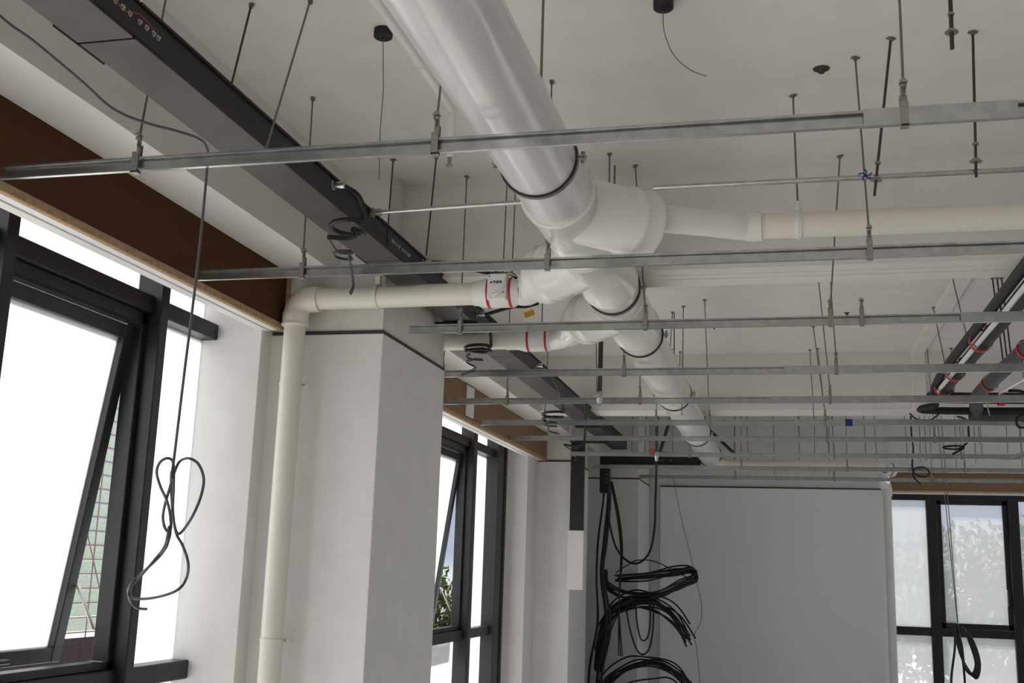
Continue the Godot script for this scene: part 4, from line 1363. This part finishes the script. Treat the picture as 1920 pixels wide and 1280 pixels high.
	loop_wire("black flex from the tray up to the lettered fan", [[-1.42, 1.27, -4.28], [-1.36, 1.275, -4.32], [-1.25, 1.25, -4.36], [-1.15, 1.23, -4.36], [-1.09, 1.225, -4.34], [-1.06, 1.20, -4.31]], 0.008, "cable black", "flexible_conduit")
	loop_wire("black flex from the tray to the second inline fan", [[-1.42, 1.245, -5.15], [-1.36, 1.262, -5.15], [-1.28, 1.285, -5.16], [-1.22, 1.29, -5.18], [-1.16, 1.31, -5.2]], 0.009, "cable black", "flexible_conduit")
	var t := thing("wire_clip", "teal wire connector lying above the second rail by the fan", "connector", P(-1.14, 1.22, -4.33))
	var st := S()
	bar(st, P(-1.155, 1.222, -4.30), P(-1.11, 1.215, -4.30), 0.012, 0.01, Vector3.UP, 0.002)
	part("clip_body", st, M["teal clip"], t)
	t = thing("paper_tag", "small yellow tag hanging below the lettered fan", "tag", P(-1.03, 1.10, -4.5))
	st = S()
	box(st, P(-1.065, 1.075, -4.50), P(-1.02, 1.10, -4.497), 0.0005, Basis(Vector3(0, 0, 1), 0.35))
	part("tag_sheet", st, M["yellow tag"], t)
	st = S()
	tube(st, V([[-1.03, 1.098, -4.498], [-1.03, 1.16, -4.42]]), 0.0012, 5)
	part("string", st, M["yellow tag"], t)
	# hanging black tubes with bright couplings
	for q in [[-0.972, 0.965, -6.0, "hanging black tube with a bright coupling before the fifth rail"], [-0.978, 0.955, -9.0, "farther hanging black tube with a bright coupling at the eighth rail"]]:
		t = thing("hanging_tube", q[3], "conduit", P(q[0], q[1], q[2]))
		st = S()
		tube(st, [P(q[0], q[1], q[2]), P(q[0] + 0.008, CEIL, q[2])], 0.0135, 14)
		part("tube", st, M["dark rod"], t)
		st = S()
		lathe(st, P(q[0], q[1] + 0.025, q[2]), Vector3.DOWN, [[0, 0.013], [0, 0.018], [0.02, 0.018], [0.022, 0.015], [0.05, 0.016], [0.055, 0.012], [0.075, 0.012], [0.075, 0]], 14)
		part("coupling", st, M["galvanised"], t)

# ------------------------------------------------------------------ far corner: the big cable coils and hanging bundles
func build_far_corner():
	var r := RandomNumberGenerator.new()
	r.seed = 21
	# strands falling from the narrow trunking
	var t := thing("cable_bundle", "tall bundle of black cables falling from the narrow trunking down the corner", "cable bundle", P(-1.72, -1.0, -11.2))
	for k in 9:
		var st := S()
		var dx := r.randf_range(-0.025, 0.025)
		var dz := r.randf_range(-0.03, 0.03)
		tube(st, spline(V([[-1.69 + dx, 0.98, -10.98], [-1.70 + dx * 1.6, 0.7, -11.05 + dz], [-1.745 + dx * 2, 0.3, -11.1 + dz], [-1.765 + dx * 1.5, -0.05 + dx, -11.1 + dz], [-1.72 + dx * 3, -0.5, -11.12 + dz], [-1.80 + dx * 3, -0.95, -11.15 + dz], [-1.82 + dx * 2, -1.45, -11.15 + dz]]), 7), 0.009, 8)
		part("cable", st, M["cable black"], t)
	for k in 3:
		var st := S()
		tube(st, spline(V([[-1.66 + k * 0.01, 0.9, -11.0], [-1.60 + k * 0.012, 0.55, -11.1], [-1.56 + k * 0.01, 0.2, -11.1], [-1.57, -0.3, -11.1], [-1.53 - k * 0.02, -0.8, -11.1]]), 7), 0.006, 8)
		part("cable", st, M["cable black"], t)
	# single cable swinging up to the hanging tube
	loop_wire("single black cable curving from the far hanging tube into the corner coils", [[-0.979, 0.89, -9.0], [-0.99, 0.80, -9.1], [-1.04, 0.60, -9.5], [-1.09, 0.40, -9.9], [-1.19, 0.20, -10.4], [-1.34, 0.10, -10.8], [-1.48, 0.12, -11.0], [-1.60, 0.25, -11.05], [-1.66, 0.45, -11.05], [-1.68, 0.6, -11.03]], 0.011)
	# three coils of spare cable, each many turns
	var coils := [
		["flat upper coil of black cable, its end loop sticking out before the grey panel", 10, [[-1.73, 0.02], [-1.70, -0.14], [-1.50, -0.22], [-1.20, -0.20], [-0.98, -0.10], [-0.83, -0.02], [-0.87, 0.05], [-1.05, 0.03], [-1.30, -0.02], [-1.62, -0.06]], 0.035],
		["middle arching coil of black cable, its cut ends fanning out", 14, [[-1.80, -0.95], [-1.76, -0.65], [-1.66, -0.42], [-1.45, -0.29], [-1.22, -0.30], [-1.03, -0.42], [-0.90, -0.62]], 0.05],
		["lowest arching coil of black cable near the floor of the corner", 14, [[-1.84, -1.5], [-1.72, -1.12], [-1.50, -0.93], [-1.25, -0.86], [-1.02, -0.93], [-0.85, -1.12], [-0.78, -1.40]], 0.05]]
	for c in coils:
		t = thing("cable_coil", c[0], "cable coil", P(c[2][0][0], c[2][0][1], -11.25), "coils of black cable in the far corner")
		for k in c[1]:
			var pts := []
			var ox: float = r.randfn() * c[3] * 0.5
			var oy: float = r.randfn() * c[3] * 0.8
			var n: int = c[2].size()
			for i in n:
				var wob := 0.4 if i == 0 else 1.0
				pts.append([c[2][i][0] + ox * wob + r.randfn() * c[3] * 0.25, c[2][i][1] + oy * wob + r.randfn() * c[3] * 0.3, -11.25 + r.randfn() * 0.05])
			var st := S()
			tube(st, spline(V(pts), 7), 0.0085, 7)
			part("cable", st, M["cable black"], t)
	loop_wire("narrow hanging loop of black cable between the coils", [[-1.52, -0.30, -11.2], [-1.47, -0.55, -11.2], [-1.40, -0.74, -11.2], [-1.33, -0.78, -11.2], [-1.27, -0.70, -11.2], [-1.24, -0.5, -11.2], [-1.24, -0.3, -11.2]], 0.009)
	loop_wire("small inner loop of black cable between the coils", [[-1.42, -0.3, -11.22], [-1.40, -0.5, -11.22], [-1.36, -0.64, -11.22], [-1.30, -0.62, -11.22], [-1.27, -0.45, -11.22], [-1.28, -0.3, -11.22]], 0.008)
	loop_wire("thin black cord stretched from the corner bundle to the upper coil", [[-1.62, 0.0, -11.2], [-1.50, 0.08, -11.2], [-1.40, 0.13, -11.2], [-1.22, 0.12, -11.2], [-1.0, 0.02, -11.2], [-0.85, -0.05, -11.2]], 0.006)
	loop_wire("very thin string falling along the grey panel to the coils", [[-1.10, 1.0, -11.8], [-1.02, 0.6, -11.8], [-0.92, 0.2, -11.8], [-0.87, 0.0, -11.7], [-0.80, -0.25, -11.6], [-0.80, -0.45, -11.6], [-0.87, -0.6, -11.6], [-0.84, -0.75, -11.6], [-0.80, -1.2, -11.6]], 0.0028, "cable grey")
	# bundles hanging at the far windows on a chain
	t = thing("hanging_bundle", "folded bundle of black cable hanging on a chain before the far window", "cable bundle", P(1.62, -0.4, -11.4))
	for s in [[0.0, 0.0], [0.02, 0.004]]:
		var st := S()
		tube(st, V([[1.52 + s[0] * 2, CEIL, -11.4], [1.62 + s[1], -0.36, -11.4]]), 0.004, 6)
		part("chain", st, M["rod steel"], t)
	for k in 4:
		var st := S()
		var o := k * 0.012
		tube(st, spline(V([[1.60, -0.37, -11.4 - o], [1.61 + o, -0.55, -11.4], [1.66, -0.72 - o, -11.4 + o], [1.76 - o, -0.86 + o, -11.4], [1.80 - o, -0.72, -11.4], [1.75 - o, -0.52, -11.4], [1.66, -0.40, -11.4 + o]]), 8), 0.011, 8)
		part("cable", st, M["cable black"], t)
	for k in 2:
		var st := S()
		tube(st, spline(V([[1.60 + k * 0.02, -0.37, -11.4], [1.585 + k * 0.06, -0.6, -11.4], [1.54 + k * 0.12, -0.9, -11.4], [1.53 + k * 0.13, -1.3, -11.4]]), 8), 0.011, 8)
		part("cable", st, M["cable black"], t)
	t = thing("hanging_bundle", "coiled black cable hanging at the last window mullion in the photo", "cable bundle", P(2.2, -0.3, -11.4))
	for k in 4:
		var st := S()
		var o := k * 0.014
		tube(st, spline(V([[2.28, 0.0, -11.4], [2.33, -0.12, -11.4], [2.30 - o, -0.25, -11.4 + o], [2.25 - o, -0.42, -11.4], [2.26 - o, -0.58 + o, -11.4], [2.34 + o, -0.68 + o, -11.4], [2.44 + o, -0.50, -11.4], [2.42, -0.28 - o, -11.4 + o], [2.33, -0.22, -11.4]]), 8), 0.010, 8)
		part("cable", st, M["cable black"], t)
	var st3 := S()
	tube(st3, V([[2.28, CEIL, -11.4], [2.28, 0.0, -11.4]]), 0.003, 6)
	part("string", st3, M["rod steel"], t)
